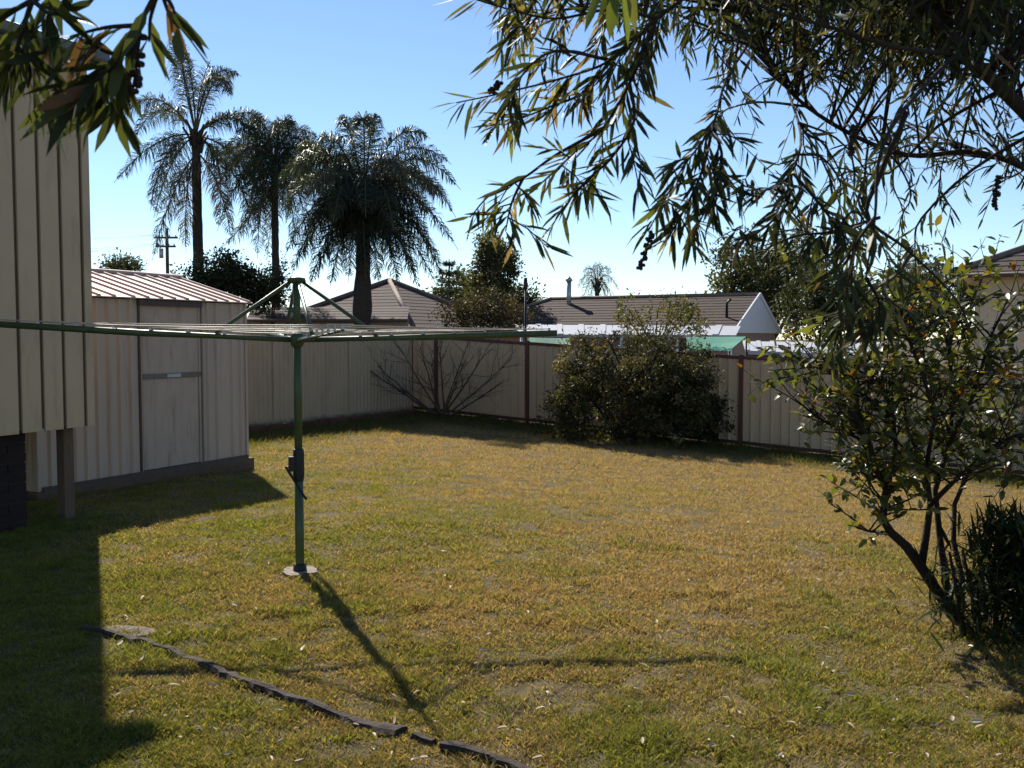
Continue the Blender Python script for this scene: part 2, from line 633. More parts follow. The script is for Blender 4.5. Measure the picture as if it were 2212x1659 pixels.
# ------------------------------------------------------------------ fences
def fence(name, posts, label, m_sheet, m_post, n, height=1.8, both=False, pitch=0.2, group=None):
    root = thing(name, (posts[0].x, posts[0].y, float(gz(posts[0].x, posts[0].y))), label, 'fence', group)
    for p in posts:
        z = float(gz(p.x, p.y))
        MB().box(V3((p.x, p.y, z + height / 2 - 0.1)), U * 0.04, VV * 0.04, UP * (height / 2 + 0.13)).build('post', m_post, root)
    for a, b in zip(posts[:-1], posts[1:]):
        d = (b - a).normalized()
        za, zb = float(gz(a.x, a.y)), float(gz(b.x, b.y))
        a2, b2 = a + d * 0.041, b - d * 0.041
        for zo, hh, nm in ((height - 0.03, 0.035, 'top_rail'), (0.05, 0.035, 'bottom_rail')):
            MB().bar((a2.x, a2.y, za + zo), (b2.x, b2.y, zb + zo), 0.055, hh * 2, n).build(nm, m_post, root)
        L = (b2 - a2).length
        k = 3
        for i in range(k):
            t0, t1 = i / k, (i + 1) / k
            s0, s1 = a2.lerp(b2, t0), a2.lerp(b2, t1)
            z0, z1 = za + (zb - za) * t0, za + (zb - za) * t1
            q0 = s0 + n * (0.003 * (i % 2))
            q1 = s1 + n * (0.003 * (i % 2))
            sheet_mb(q0, q1, z0 + 0.085, z1 + 0.085, z0 + height - 0.066, z1 + height - 0.066, n,
                     pitch=pitch, rib=0.06, depth=0.034, off=0.0).build('sheet', m_sheet, root)
    return root


fr_posts = [F_CORNER] + F_POSTS
fence('steel_fence', fr_posts, 'cream ribbed steel fence with dark red posts and rails behind the big bush', M_fence, M_fpost, -U, pitch=0.2)
fl_posts = [F_CORNER - U * (0.06 + 2.4 * k) for k in range(0, 6)]
fence('steel_fence', fl_posts, 'grey cream ribbed steel fence running from the garden shed to the corner', M_fence2, M_fence2, VV, height=1.82, pitch=0.13)

# ------------------------------------------------------------------ garden shed
def make_shed():
    c0 = V3((-3.36, 11.65, 0))
    gzc = -0.06
    w = -U
    L, D = 2.9, 2.3
    zs = gzc + 0.12
    zt = 2.04
    root = thing('garden_shed', (c0.x, c0.y, gzc), 'faded cream ribbed steel garden shed with low gable roof and sliding door', 'shed')
    cc = c0 + w * (L / 2) - VV * (D / 2)
    MB().box(V3((cc.x, cc.y, (zs + gzc - 0.3) / 2)), U * (L / 2 + .07), VV * (D / 2 + .06), UP * ((zs - gzc + 0.3) / 2)).build('concrete_slab', mat('stained_slab_concrete', (.105, .07, .045), .9, .3, 8, bump=.5, bscale=60), root, bevel=.01)
    # front wall panels: left, door opening, right
    d0, d1 = 0.78, 1.62                      # door span from the right-hand corner
    prv = 0.0
    for a, b in ((0.0, 0.38), (0.38, d0), (d1, 2.05), (2.05, 2.48), (2.48, L)):
        sheet_mb(c0 + w * b, c0 + w * a, zs, zs, zt - .04, zt - .04, VV, pitch=0.145, rib=0.06, depth=0.03, off=0.02).build('wall_panel', M_shed, root)
    # other walls
    b0 = c0 - VV * D
    for i in range(3):
        sheet_mb(c0 - VV * (D * (i + 1) / 3), c0 - VV * (D * i / 3), zs, zs, zt - .04 + 0, zt - .04, U, pitch=.145, depth=.016).build('wall_panel', M_shed, root)
        sheet_mb(c0 + w * L - VV * (D * i / 3), c0 + w * L - VV * (D * (i + 1) / 3), zs, zs, zt - .04, zt - .04, w, pitch=.145, depth=.016).build('wall_panel', M_shed, root)
        sheet_mb(b0 + w * (L * i / 3), b0 + w * (L * (i + 1) / 3), zs, zs, zt - .04, zt - .04, -VV, pitch=.145, depth=.016).build('wall_panel', M_shed, root)
    # corner trims and base channel
    for p in (c0, c0 + w * L, b0, b0 + w * L):
        MB().box(V3((p.x, p.y, (zs + zt) / 2)), U * .018, VV * .018, UP * ((zt - zs) / 2 - .005)).build('corner_trim', M_shed, root)
    a, b = c0 + VV * .036 - U * .02, c0 + w * L + VV * .036 + U * .02
    MB().bar((a.x, a.y, zs + .022), (b.x, b.y, zs + .022), .02, .044, VV).build('base_channel', M_shed_trim, root)
    # door, with frame, mid rail, latch
    p0, p1 = c0 + w * (d0 - .03) - VV * 0.012, c0 + w * (d1 + .0) - VV * 0.012
    zd0, zd1 = zs + .045, zt - .1
    zr = CZ - (808 - HOR) / FPX * 11.0
    door = sheet_mb(p1, p0, zd0, zd0, zr - .03, zr - .03, VV, pitch=0.2, rib=0.06, depth=.012, off=.03).build('door', M_shed_light, root)
    sheet_mb(p1, p0, zr + .03, zr + .03, zd1, zd1, VV, pitch=0.21, rib=0.04, depth=.004, off=.03).build('door_upper_panel', M_shed_light, door)
    MB().bar((p1 + VV * .008).to_tuple()[:2] + (zr,), (p0 + VV * .008).to_tuple()[:2] + (zr,), .016, .058, VV).build('door_rail', mat('door_rail_steel', (.16, .135, .115), .6, .2, 9), door)
    lm = p0.lerp(p1, .48) + VV * .02
    MB().box(V3((lm.x, lm.y, zr)), w * .1, VV * .005, UP * .02).build('latch', M_galv, door)
    e = p1 + VV * .02 + w * .025
    MB().box(V3((e.x, e.y, (zd0 + zd1) / 2)), w * .02, VV * .012, UP * ((zd1 - zd0) / 2)).build('door_jamb', M_shed_trim, root)
    e = p0 + VV * .02 - w * .01
    MB().box(V3((e.x, e.y, (zd0 + zd1) / 2)), w * .009, VV * .012, UP * ((zd1 - zd0) / 2)).build('door_jamb', mat('grey_jamb', (.2, .175, .15), .6, .1), root)
    a, b = p0 + VV * .035, p1 + VV * .035 + w * .05
    MB().bar((a.x, a.y, zd1 + .03), (b.x, b.y, zd1 + .03), .045, .06, VV).build('door_track', M_shed_trim, root)
    # roof: front and rear ribbed sheets, ridge parallel to the front
    rz = zt + 0.32
    half = D / 2
    ov = 0.07
    e0, e1 = c0 + VV * ov + U * ov, c0 + w * L + VV * ov - U * ov
    r0, r1 = c0 - VV * half + U * ov, c0 + w * L - VV * half - U * ov
    k0, k1 = b0 - VV * ov + U * ov, b0 + w * L - VV * ov - U * ov
    slope = 0.32 / half
    ze = zt - slope * ov

    def roof_sheet(ea, eb, ra, rb):
        mb = MB()
        LL = (eb - ea).length
        dirn = (eb - ea).normalized()
        prof = [(0, 0)]
        s = 0.03
        while s < LL - .06:
            prof += [(s, 0), (s + .012, .022), (s + .03, .022), (s + .042, 0)]
            s += 0.19
        prof.append((LL, 0))
        for (s0, h0), (s1, h1) in zip(prof[:-1], prof[1:]):
            q = []
            for base, zz, ss, hh in ((ea, ze, s0, h0), (ea, ze, s1, h1), (ra, rz, s1, h1), (ra, rz, s0, h0)):
                p = base + dirn * ss
                q.append((p.x, p.y, zz + hh))
            mb.poly(q)
            mb.poly([(a_, b_, c_ - h_ - .012) for (a_, b_, c_), h_ in zip(q, (h0, h1, h1, h0))][::-1])
            mb.poly([q[1], q[0], (q[0][0], q[0][1], ze - .012), (q[1][0], q[1][1], ze - .012)])
        return mb
    n = 3
    for i in range(n):
        roof_sheet(e0.lerp(e1, i / n), e0.lerp(e1, (i + 1) / n), r0.lerp(r1, i / n), r0.lerp(r1, (i + 1) / n)).build('roof_sheet', M_shed_roof, root)
        roof_sheet(k0.lerp(k1, i / n), k0.lerp(k1, (i + 1) / n), r0.lerp(r1, i / n), r0.lerp(r1, (i + 1) / n)).build('roof_sheet', M_shed_roof, root)
    MB().tube([(r0.x, r0.y, rz + .012), (r1.x, r1.y, rz + .012)], .035, 8).build('ridge_cap', M_shed_roof, root)
    for s in (0, 1):                          # gable infill
        q = c0 + w * (L * s)
        nn = U if s == 0 else w
        mb = MB()
        tri = [q, q - VV * D, q - VV * half]
        zz = [zt - .04, zt - .04, rz - .03]
        f = [V3((p.x, p.y, z)) + nn * .004 for p, z in zip(tri, zz)]
        g = [p - nn * .01 for p in f]
        mb.poly(f).poly(g[::-1])
        for i in range(3):
            mb.poly([f[i], f[(i + 1) % 3], g[(i + 1) % 3], g[i]])
        mb.build('gable_panel', M_shed, root)
    return root


make_shed()

# ------------------------------------------------------------------ raised house on the left
def make_house():
    hx = (205 - CX0) / FPX * 8.2
    c0 = V3((hx, 8.2, 0))
    w = -U
    L, D = 5.2, 6.0
    zb, zt = 0.80, 3.94
    root = thing('raised_house', (c0.x, c0.y, float(gz(c0.x, c0.y))), 'raised house corner clad in tall cream vertical boards on timber posts', 'house')
    # wall with recessed joints: each board proud of the brown backing
    wall = MB().box(V3(((c0 + w * (L / 2) - VV * .045).to_tuple()[:2] + ((zb + zt) / 2 + .01,))), U * (L / 2 - .002), VV * .02, UP * ((zt - zb) / 2 - .012)).build('wall_backing', M_groove, root)
    s = 0.012
    i = 0
    wid = [0.075] + [0.172] * 40
    while s < L - .1:
        b = min(wid[i], L - s)
        p = c0 + w * (s + b / 2) - VV * .0115
        MB().box(V3((p.x, p.y, (zb + zt) / 2 + random.uniform(-.004, .004))), U * (b / 2), VV * .0125, UP * ((zt - zb) / 2)).build('board', M_clad, wall, bevel=.004)
        s += b + .034
        i += 1
    # the remaining walls
    q = c0 - VV * (D / 2)
    s = 0.07
    bw = MB().box(V3((q.x, q.y, (zb + zt) / 2)) - U * .03, VV * (D / 2 - .03), U * .02, UP * ((zt - zb) / 2 - .01)).build('wall_backing', M_groove, root)
    while s < D:
        p = c0 - VV * (s + .09)
        MB().box(V3((p.x, p.y, (zb + zt) / 2)) + U * .004, VV * .086, U * .0125, UP * ((zt - zb) / 2)).build('board', M_clad, bw)
        s += .206
    for q, ax, n, hl in ((c0 + w * (L / 2) - VV * (D - .02), U, VV, L / 2), (c0 + w * (L - .02) - VV * (D / 2), VV, U, D / 2 - .05)):
        MB().box(V3((q.x, q.y, (zb + zt) / 2)), ax * (hl - .02), n * .02, UP * ((zt - zb) / 2)).build('wall', M_clad, root)
    # floor frame and posts
    q = c0 + w * (L / 2) - VV * (D / 2)
    MB().box(V3((q.x, q.y, zb + .09)), U * (L / 2 - .07), VV * (D / 2 - .08), UP * .06).build('floor_frame', M_post_timber, root)
    for i in range(3):
        for j in range(3):
            p = c0 + w * (.2 + i * 2.3) - VV * (.16 + j * 2.6)
            z = float(gz(p.x, p.y))
            MB().box(V3((p.x, p.y, (z - .2 + zb + .03) / 2)), U * .05, VV * .05, UP * ((zb + .03 - z + .2) / 2)).build('post', M_post_timber, root, bevel=.006)
    # brick pier
    p = c0 + w * .78 - VV * .22
    z = float(gz(p.x, p.y))
    pier = MB().box(V3((p.x, p.y, z + .33)), U * .158, VV * .108, UP * .5).build('brick_pier', mat('pier_mortar', (.03, .025, .022), .9, .2), root)
    zz = z - .03
    k = 0
    while zz < zb - .06:
        for side in (-1, 1):
            if k % 2 == 0:
                cpt = p + U * (.083 * side)
                ax, ay = U * .078, VV * (.115 + random.uniform(0, .008))
            else:
                cpt = p + VV * (.058 * side)
                ax, ay = U * (.165 + random.uniform(0, .008)), VV * .053
            MB().box(V3((cpt.x, cpt.y, zz + .038)), ax, ay, UP * .036).build('brick', M_brick, pier)
        zz += .083
        k += 1
    # roof with eaves, fascia and gutter
    ov = 0.10
    ovg = .03
    a = c0 + VV * ov + U * ovg
    b = c0 + w * L + VV * ov - U * ovg
    r0 = c0 - VV * (D / 2) + U * ovg
    r1 = c0 + w * L - VV * (D / 2) - U * ovg
    k0 = c0 - VV * (D + ov) + U * ovg
    k1 = c0 + w * L - VV * (D + ov) - U * ovg
    ze, zr = zt + .07, zt + .95
    mb = MB()
    for (e0, e1) in ((a, b), (k0, k1)):
        stepped_roof(mb, (e0.x, e0.y, ze), (e1.x, e1.y, ze), (r1.x, r1.y, zr), (r0.x, r0.y, zr), 11)
    roof = mb.build('roof', M_roofdark, root)
    q = c0 + w * (L / 2) - VV * (D / 2)
    MB().box(V3((q.x, q.y, zt + .035)), U * (L / 2 + ovg - .03), VV * (D / 2 + ov - .04), UP * .012).build('eave_soffit', M_clad, root)
    MB().bar((a.x, a.y, zt + .045), (b.x, b.y, zt + .045), .03, .14, VV).build('fascia', M_gutter, root)
    g0, g1 = a + VV * .07 + U * .03, b + VV * .07
    MB().bar((g0.x, g0.y, zt + .07), (g1.x, g1.y, zt + .07), .10, .09, VV).build('gutter', M_gutter, root, bevel=.02)
    for s, n in ((0, U), (1, w)):
        q = c0 + w * (L * s)
        f = [V3((p.x, p.y, z_)) for p, z_ in ((q + VV * .02, zt + .05), (q - VV * (D + .02), zt + .05), (q - VV * D / 2, zr - .04))]
        g = [p - n * .03 for p in f]
        mb = MB().poly(f).poly(g[::-1])
        for i in range(3):
            mb.poly([f[i], f[(i + 1) % 3], g[(i + 1) % 3], g[i]])
        mb.build('gable', M_clad, root)


make_house()

# ------------------------------------------------------------------ rotary clothes hoist
def make_hoist():
    b = G(648, 1235)
    root = thing('clothes_hoist', b, 'dark green rotary clothes hoist with four arms, crank and wire lines on the lawn', 'clothes line')
    zh = 1.575
    zt = CZ + (HOR - 604) / FPX * b.y
    x, y = b.x, b.y

    def T(z):
        return V3((x, y, z))
    MB().tube([T(b.z - .3), T(b.z + .72)], .030, 16).build('pole', M_hoist, root)
    MB().tube([T(b.z + .72), T(1.18), T(zh + .02)], .0265, 16).build('inner_pole', M_hoist, root)
    MB().tube([T(zh), T(zt - .01)], .024, 14).build('mast', M_hoist, root)
    MB().tube([T(b.z - .01), T(b.z + .035), T(b.z + .06)], [.048, .044, .034], 14).build('pole_collar', M_black, root)
    # footing
    f = MB()
    k = 18
    ring = [(x + math.cos(i * 2 * math.pi / k) * .13 * random.uniform(.7, 1.15), y + math.sin(i * 2 * math.pi / k) * .15 * random.uniform(.75, 1.1)) for i in range(k)]
    f.poly([(p[0], p[1], b.z + .012 + random.uniform(-.004, .004)) for p in ring])
    for i in range(k):
        p, q = ring[i], ring[(i + 1) % k]
        f.poly([(p[0], p[1], b.z + .012), (p[0] * 1.0, p[1], b.z - .1), (q[0], q[1], b.z - .1), (q[0], q[1], b.z + .012)])
    f.build('footing', M_conc, root)
    # crank box on the left of the pole
    zc = b.z + .74
    lf = V3((-.93, -.36, 0)).normalized()
    ff = V3((.36, -.93, 0)).normalized()
    cb = MB().tube([T(zc - .12), T(zc - .08), T(zc + .07), T(zc + .1)], [.032, .037, .037, .033], 14)
    cb.box(T(zc) + lf * .036, lf * .03, ff * .022, UP * .05)
    cbo = cb.build('crank_box', M_black, root, bevel=.004)
    h0 = T(zc - .02) + lf * .085
    h1 = T(zc - .22) + ff * .05 + V3((.03, 0, 0))
    hb = MB().tube([T(zc - .02) + lf * .06, h0, h0 + (h1 - h0) * .15, h1, h1 + ff * .05], [.009, .01, .009, .008, .011], 8)
    hb.build('crank_handle', M_black, cbo)
    # head cap
    MB().tube([T(zt - .03), T(zt - .012), T(zt + .008), T(zt + .014)], [.03, .062, .058, .02], 16).build('head_cap', M_hoist, root)
    MB().tube([T(zh - .05), T(zh - .03), T(zh + .03), T(zh + .05)], [.03, .045, .045, .03], 12).build('arm_hub', M_hoist, root)
    # the four arms have been bent out of square with age
    dirs = [V3((math.cos(math.radians(q)), math.sin(math.radians(q)), 0)) for q in (184, -67, 3, 112)]
    tipz = [1.682, 1.63, 1.62, 1.64]
    lens = [2.0, 1.4, 1.75, 1.85]
    tips = []
    for d, tz, L in zip(dirs, tipz, lens):
        tip = T(0) + d * L
        tip.z = tz
        m1 = T(zh) + d * (L * .5)
        m1.z = zh + (tz - zh) * .42
        kk = .4 if L == 1.4 else 1.5
        arm = MB().tube([T(zh) + d * .03, T(zh) + d * .53 + UP * (m1.z - zh) * .55, m1, tip], [.0185, .018, .0155 * kk, .0145 * kk], 10).build('arm', M_hoist, root)
        s0 = T(zt - .012) + d * .035
        s1 = T(0) + d * .53
        s1.z = zh + (tz - zh) * .28 + .02
        MB().tube([s0, s1, s1 + V3((0, 0, -.03))], .0125, 8).build('strut', M_hoist, root)
        tips.append(tip)
        for fr in (.24, .36, .48, .60, .72, .84, .97):
            q = T(0) + d * (L * fr)
            q.z = zh + (tz - zh) * fr + .014
            MB().box(q, d * .008, d.cross(UP) * .006, UP * .022).build('line_clip', M_galv, arm)
    for fr in (.24, .36, .48, .60, .72, .84, .97):
        for i in range(4):
            a = T(0).lerp(V3((tips[i].x, tips[i].y, 0)), fr)
            c = T(0).lerp(V3((tips[(i + 1) % 4].x, tips[(i + 1) % 4].y, 0)), fr)
            a.z = zh + (tipz[i] - zh) * fr + .03
            c.z = zh + (tipz[(i + 1) % 4] - zh) * fr + .03
            pts = []
            sag = random.uniform(.004, .02) * fr
            for k in range(9):
                t = k / 8
                p = a.lerp(c, t)
                p.z -= sag * 4 * t * (1 - t)
                pts.append(p)
            MB().tube(pts, .0032, 5).build('line', M_wire, root)


make_hoist()

# ------------------------------------------------------------------ timber edging, paver, red edging bricks
def make_log(pts, r, label):
    a = V3(pts[0])
    mb = MB()
    P2 = []
    for i in range(len(pts) - 1):
        p, q = V3(pts[i]), V3(pts[i + 1])
        k = max(2, int((q - p).length / .045))
        for j in range(k):
            P2.append(p.lerp(q, j / k))
    P2.append(V3(pts[-1]))
    out, rad = [], []
    for i, p in enumerate(P2):
        t = i / (len(P2) - 1)
        out.append(V3((p.x + random.uniform(-.006, .006), p.y + random.uniform(-.006, .006),
                       float(ground_z(p.x, p.y)) + .010 + random.uniform(-.002, .002))))
        rad.append(r * random.uniform(.88, 1.06) * (1.25 if t > .86 and len(P2) > 20 else 1))
    mb.tube(out, rad, 7, jit=.2)
    for i_, v_ in enumerate(mb.v):
        c_ = out[i_ // 7] if i_ < 7 * len(out) else out[-1]
        mb.v[i_] = (v_[0], v_[1], min(v_[2], c_.z + .016 + .006 * random.random()))
    mb.s = [False] * len(mb.s)
    o = mb.build('edging_log', M_log, base=out[0])
    return tag(o, label, 'timber edging', 'weathered timber edging pieces in the lawn')


la, lb = G(182, 1358), G(868, 1578)
make_log([la, la.lerp(lb, .3) + V3((.01, .03, 0)), la.lerp(lb, .65) + V3((-.01, -.02, 0)), lb], .029,
         'long weathered dark timber edging half sunk in the lawn from the house shade')
make_log([G(892, 1585), G(935, 1602)], .02, 'short dark stub of timber edging between two longer pieces')
make_log([G(958, 1610), G(1040, 1630), G(1150, 1668), G(1280, 1712)], .030,
         'grey weathered timber edging piece beyond the gap in the edging line')
pv = G(262, 1362)
mb = MB()
pp = []
for i in range(14):
    an = i * 2 * math.pi / 14
    pp.append(G(270 + 74 * math.cos(an) * random.uniform(.85, 1.08), 1367 - 13 * math.sin(an) * random.uniform(.8, 1.1)))
mb.poly([(p.x, p.y, p.z + .010) for p in pp])
for i in range(14):
    p, q = pp[i], pp[(i + 1) % 14]
    mb.poly([(p.x, p.y, p.z + .010), (p.x, p.y, p.z - .05), (q.x, q.y, q.z - .05), (q.x, q.y, q.z + .010)])
tag(mb.build('paving_slab', mat('brown_concrete', (.13, .095, .072), .9, .25, 14, bump=.4, bscale=70), base=pv),
    'flat brown paving slab sunk in the grass beside the timber edging', 'paver')
e0 = F_CORNER - U * 1.0 + VV * .62
eroot = thing('brick_edging', (e0.x, e0.y, float(gz(e0.x, e0.y))), 'row of dark red edging bricks along the shaded shed side fence', 'garden edging')
for i in range(26):
    p = e0 - U * (i * .245) + VV * random.uniform(-.02, .02)
    MB().box(V3((p.x, p.y, float(ground_z(p.x, p.y)) + .05)), (U + VV * random.uniform(-.04, .04)) * .114, VV * .052, UP * .07).build('brick', mat('red_edging_brick', (0.11, 0.04, 0.03), 0.85, 0.3, 9, bump=.5, bscale=60), eroot)


# ------------------------------------------------------------------ fallen leaves
def leaf_template(name, curve, fold, wl, col, m):
    V, F = leaf_arrays(np.zeros((1, 3)), np.array([[0, 1., 0]]), np.array([[0, 0, 1.]]), np.ones(1), np.array([wl]), curve, fold)
    o = np_obj(name, V, F, m, cols=np.repeat(np.array([col]), 8, axis=0), smooth=True)
    me = o.data
    bpy.data.objects.remove(o)
    return me


FT = [leaf_template('fallen_leaf', c, f, w, k, M_fallen) for c, f, w, k in (
    (.25, .6, .32, (.42, .33, .23)), (-.2, .5, .28, (.34, .24, .15)), (.1, .8, .36, (.52, .44, .35)),
    (.3, .4, .25, (.25, .155, .085)), (-.1, .7, .4, (.38, .31, .20)))]


def mat_leaf(pos, d, up, ln, base):
    d = V3(d).normalized()
    s = d.cross(V3(up))
    if s.length < 1e-5:
        s = V3((1, 0, 0))
    s.normalize()
    n = s.cross(d)
    M = Matrix(((s.x * ln, d.x * ln, n.x * ln, pos[0] - base[0]), (s.y * ln, d.y * ln, n.y * ln, pos[1] - base[1]),
                (s.z * ln, d.z * ln, n.z * ln, pos[2] - base[2]), (0, 0, 0, 1)))
    return M


for i in range(260):
    px = random.uniform(220, 2180)
    py = 985 + (1650 - 985) * random.random() ** 0.85
    g = G(px, py)
    if g.x * UX + g.y * UY > 17.5 or (px < 620 and py < 1180):
        continue
    o = bpy.data.objects.new('fallen_leaf', random.choice(FT))
    COL.objects.link(o)
    a = random.uniform(0, 6.28)
    up = V3((random.uniform(-.5, .5), random.uniform(-.9, .3), 1))
    o.matrix_world = mat_leaf((g.x, g.y, float(ground_z(g.x, g.y)) + .022 + .0015 * g.y), V3((math.cos(a), math.sin(a), random.uniform(-.15, .35))), up,
                              random.uniform(.02, .056) * (.85 + .03 * g.y), (0, 0, 0))
    tag(o, 'small pale dry leaf lying on the lawn', 'leaf', 'fallen leaves scattered over the lawn')


# ------------------------------------------------------------------ palms
M_frond = mat('palm_leaflets', (0, 0, 0), 0.45, 0, attr=True, trans=0.3, spec=0.15, tcol=(1.3, 1.3, .8))


M_rachis = mat('palm_rachis', (.10, .085, .05), .6, .1)


def bez(p0, p1, p2, t):
    return p0 * ((1 - t) ** 2) + p1 * (2 * t * (1 - t)) + p2 * (t * t)


def frond(parent, p0, p1, p2, ll=.55, pairs=70, col=(.05, .065, .03), start=.14, droop=1.5, w=.024):
    pts = [bez(p0, p1, p2, k / 12) for k in range(13)]
    mb = MB()
    mb.tube(pts, [.028 * (1 - k / 13) + .005 for k in range(13)], 5)
    pos, mid, tip, wd = [], [], [], []
    for i in range(pairs):
        t = start + (1 - start) * (i + random.random()) / pairs
        p = bez(p0, p1, p2, t)
        T = (bez(p0, p1, p2, min(1, t + .02)) - bez(p0, p1, p2, t - .02)).normalized()
        S = T.cross(UP)
        if S.length < .15:
            S = T.cross(V3((.3, 1, 0)))
        S.normalize()
        B = S.cross(T)
        for sgn in (-1, 1):
            an = random.uniform(-1.0, 1.2)
            d = (S * sgn * math.cos(an) + B * math.sin(an)) * .95 + T * random.uniform(.25, .75)
            d.normalize()
            L = ll * (math.sin(math.pi * min(1, .18 + t * .86)) ** .5) * random.uniform(.75, 1.1)
            m_ = p + d * L * .5
            m_.z -= droop * L * .07
            d2 = (d * .6 + V3((0, 0, -droop * random.uniform(.5, 1.3)))).normalized()
            q = m_ + d2 * L * .5
            pos.append(p); mid.append(m_); tip.append(q); wd.append(w * random.uniform(.7, 1.2))
    pos, mid, tip = (np.array([list(a) for a in b]) for b in (pos, mid, tip))
    n = len(pos)
    sd = np.cross(mid - pos, rdir(n))
    sd /= np.linalg.norm(sd, axis=1, keepdims=True)
    sd *= (np.array(wd) / 2)[:, None]
    Vv = np.stack([pos - sd * .5, pos + sd * .5, mid + sd, mid - sd, tip], 1).reshape(-1, 3)
    k = np.arange(n) * 5
    T_ = np.stack([np.stack([k, k + 1, k + 2], -1), np.stack([k, k + 2, k + 3], -1), np.stack([k + 3, k + 2, k + 4], -1)], 1).reshape(-1, 3)
    c = np.array(col)[None] * (1 + .3 * rng.normal(size=(n, 1)))
    c = np.repeat(np.clip(c, .01, .6), 5, axis=0)
    fo = mb.build('frond', M_rachis, parent)
    lo = np_obj('leaflets', Vv, T_, M_frond, fo, cols=c)
    lo['kind'] = 'stuff'
    return fo


def palm(label, tx, ty_top, ty_bot, d, rad, fr, spear=None, ll=.55, pairs=75, boots=None, seed=1):
    random.seed(seed)
    top = P(tx[0], ty_top, d)
    bot = P(tx[1], ty_bot, d)
    zb = float(gz(bot.x, bot.y))
    root = thing('queen_palm', (bot.x, bot.y, zb), label, 'palm tree', 'palm trees beyond the fence')
    n = 26
    pts, rr = [], []
    for i in range(n + 1):
        t = i / n
        z = zb - .2 + (top.z - zb + .2) * t
        tt = max(0, min(1, (z - bot.z) / (top.z - bot.z)))
        x = bot.x + (top.x - bot.x) * tt
        pts.append(V3((x, d, z)))
        r = rad * (1.15 - .35 * t) * (1 + .05 * (i % 2)) * random.uniform(.95, 1.05)
        if boots and boots[0] < z < boots[1]:
            r *= boots[2]
        rr.append(r)
    MB().tube(pts, rr, 12, jit=.05).build('trunk', M_palmbark, root)
    # leaf bases around the crown
    for i in range(9):
        a = i * 2.4
        z0 = top.z - .55 + .06 * i
        c = V3((top.x + math.cos(a) * rad * .6, d + math.sin(a) * rad * .6, z0))
        MB().tube([c, c + V3((math.cos(a) * .12, math.sin(a) * .12, .28)), c + V3((math.cos(a) * .3, math.sin(a) * .3, .55))], [rad * .5, rad * .3, .03], 6).build('leaf_base', M_palmbark, root)
    for f in fr:
        (a, b, dd) = f[:3]
        col = f[3] if len(f) > 3 else random.choice([(.055, .066, .036), (.07, .078, .045), (.085, .085, .058), (.06, .072, .038)])
        p0 = top + V3((0, 0, -f[4] if len(f) > 4 else 0))
        frond(root, p0, P(a[0], a[1], d + dd * .5), P(b[0], b[1], d + dd), ll=ll * random.uniform(.85, 1.1), pairs=pairs, col=col)
    if spear:
        for (a, b) in spear:
            frond(root, top, P(a[0], a[1], d), P(b[0], b[1], d - .2), ll=ll * .7, pairs=50, col=(.07, .08, .04), start=.4, droop=.5)
    return root


DEAD = (.16, .125, .09)
palm('tallest feathery palm with a bare upright spear behind the garden shed', (423, 428), 292, 560, 30, .165, [
    ((330, 150), (262, 262), -.8), ((340, 275), (246, 395), .4), ((345, 300), (325, 455), -1.2), ((368, 320), (332, 470), 1.2),
    ((440, 110), (522, 165), .3), ((470, 90), (500, 215), -1.5), ((505, 200), (585, 330), .5), ((520, 215), (575, 260), 1.6), ((520, 310), (562, 425), -.6),
    ((495, 320), (470, 500), 1.0), ((520, 360), (540, 470), 1.9, (.06, .07, .035)), ((390, 100), (372, 78), .8), ((380, 120), (400, 110), -1.6),
    ((345, 180), (290, 300), 2.0), ((395, 400), (402, 545), -.5, DEAD, .5), ((375, 380), (328, 565), -.3, (.13, .12, .11), .6), ((480, 380), (500, 520), -1.2, DEAD, .5)],
    spear=[((420, 190), (398, 85)), ((428, 180), (455, 130))], ll=.74, pairs=165, seed=3)
palm('slender palm half hidden between two larger feathery palms', (592, 596), 352, 610, 31, .13, [
    ((560, 250), (470, 330), .2), ((570, 240), (505, 290), -1), ((600, 220), (640, 275), .5), ((640, 250), (700, 330), -.6), ((650, 300), (705, 440), .9),
    ((530, 330), (478, 470), -.4), ((550, 360), (520, 520), 1.2), ((560, 400), (556, 560), -.9), ((630, 380), (640, 540), .4), ((610, 260), (600, 268), 1.5),
    ((530, 300), (462, 410), 1.4), ((640, 330), (660, 500), -1.4), ((555, 300), (545, 430), -1.8), ((620, 240), (690, 300), 1.0), ((545, 260), (490, 380), -1.2), ((650, 270), (720, 380), .2), ((560, 280), (520, 420), .6), ((630, 300), (665, 430), -.9), ((575, 230), (540, 270), .9), ((610, 330), (620, 480), -1.6), ((570, 340), (555, 490), -1.5), ((670, 260), (740, 400), .8), ((680, 330), (735, 480), -.5), ((520, 270), (468, 360), .9), ((590, 420), (480, 535), .2, (.09, .085, .06), .6), ((600, 380), (575, 565), .9, DEAD, .4)], ll=.74, pairs=150, seed=5)
DK = (.042, .05, .033)
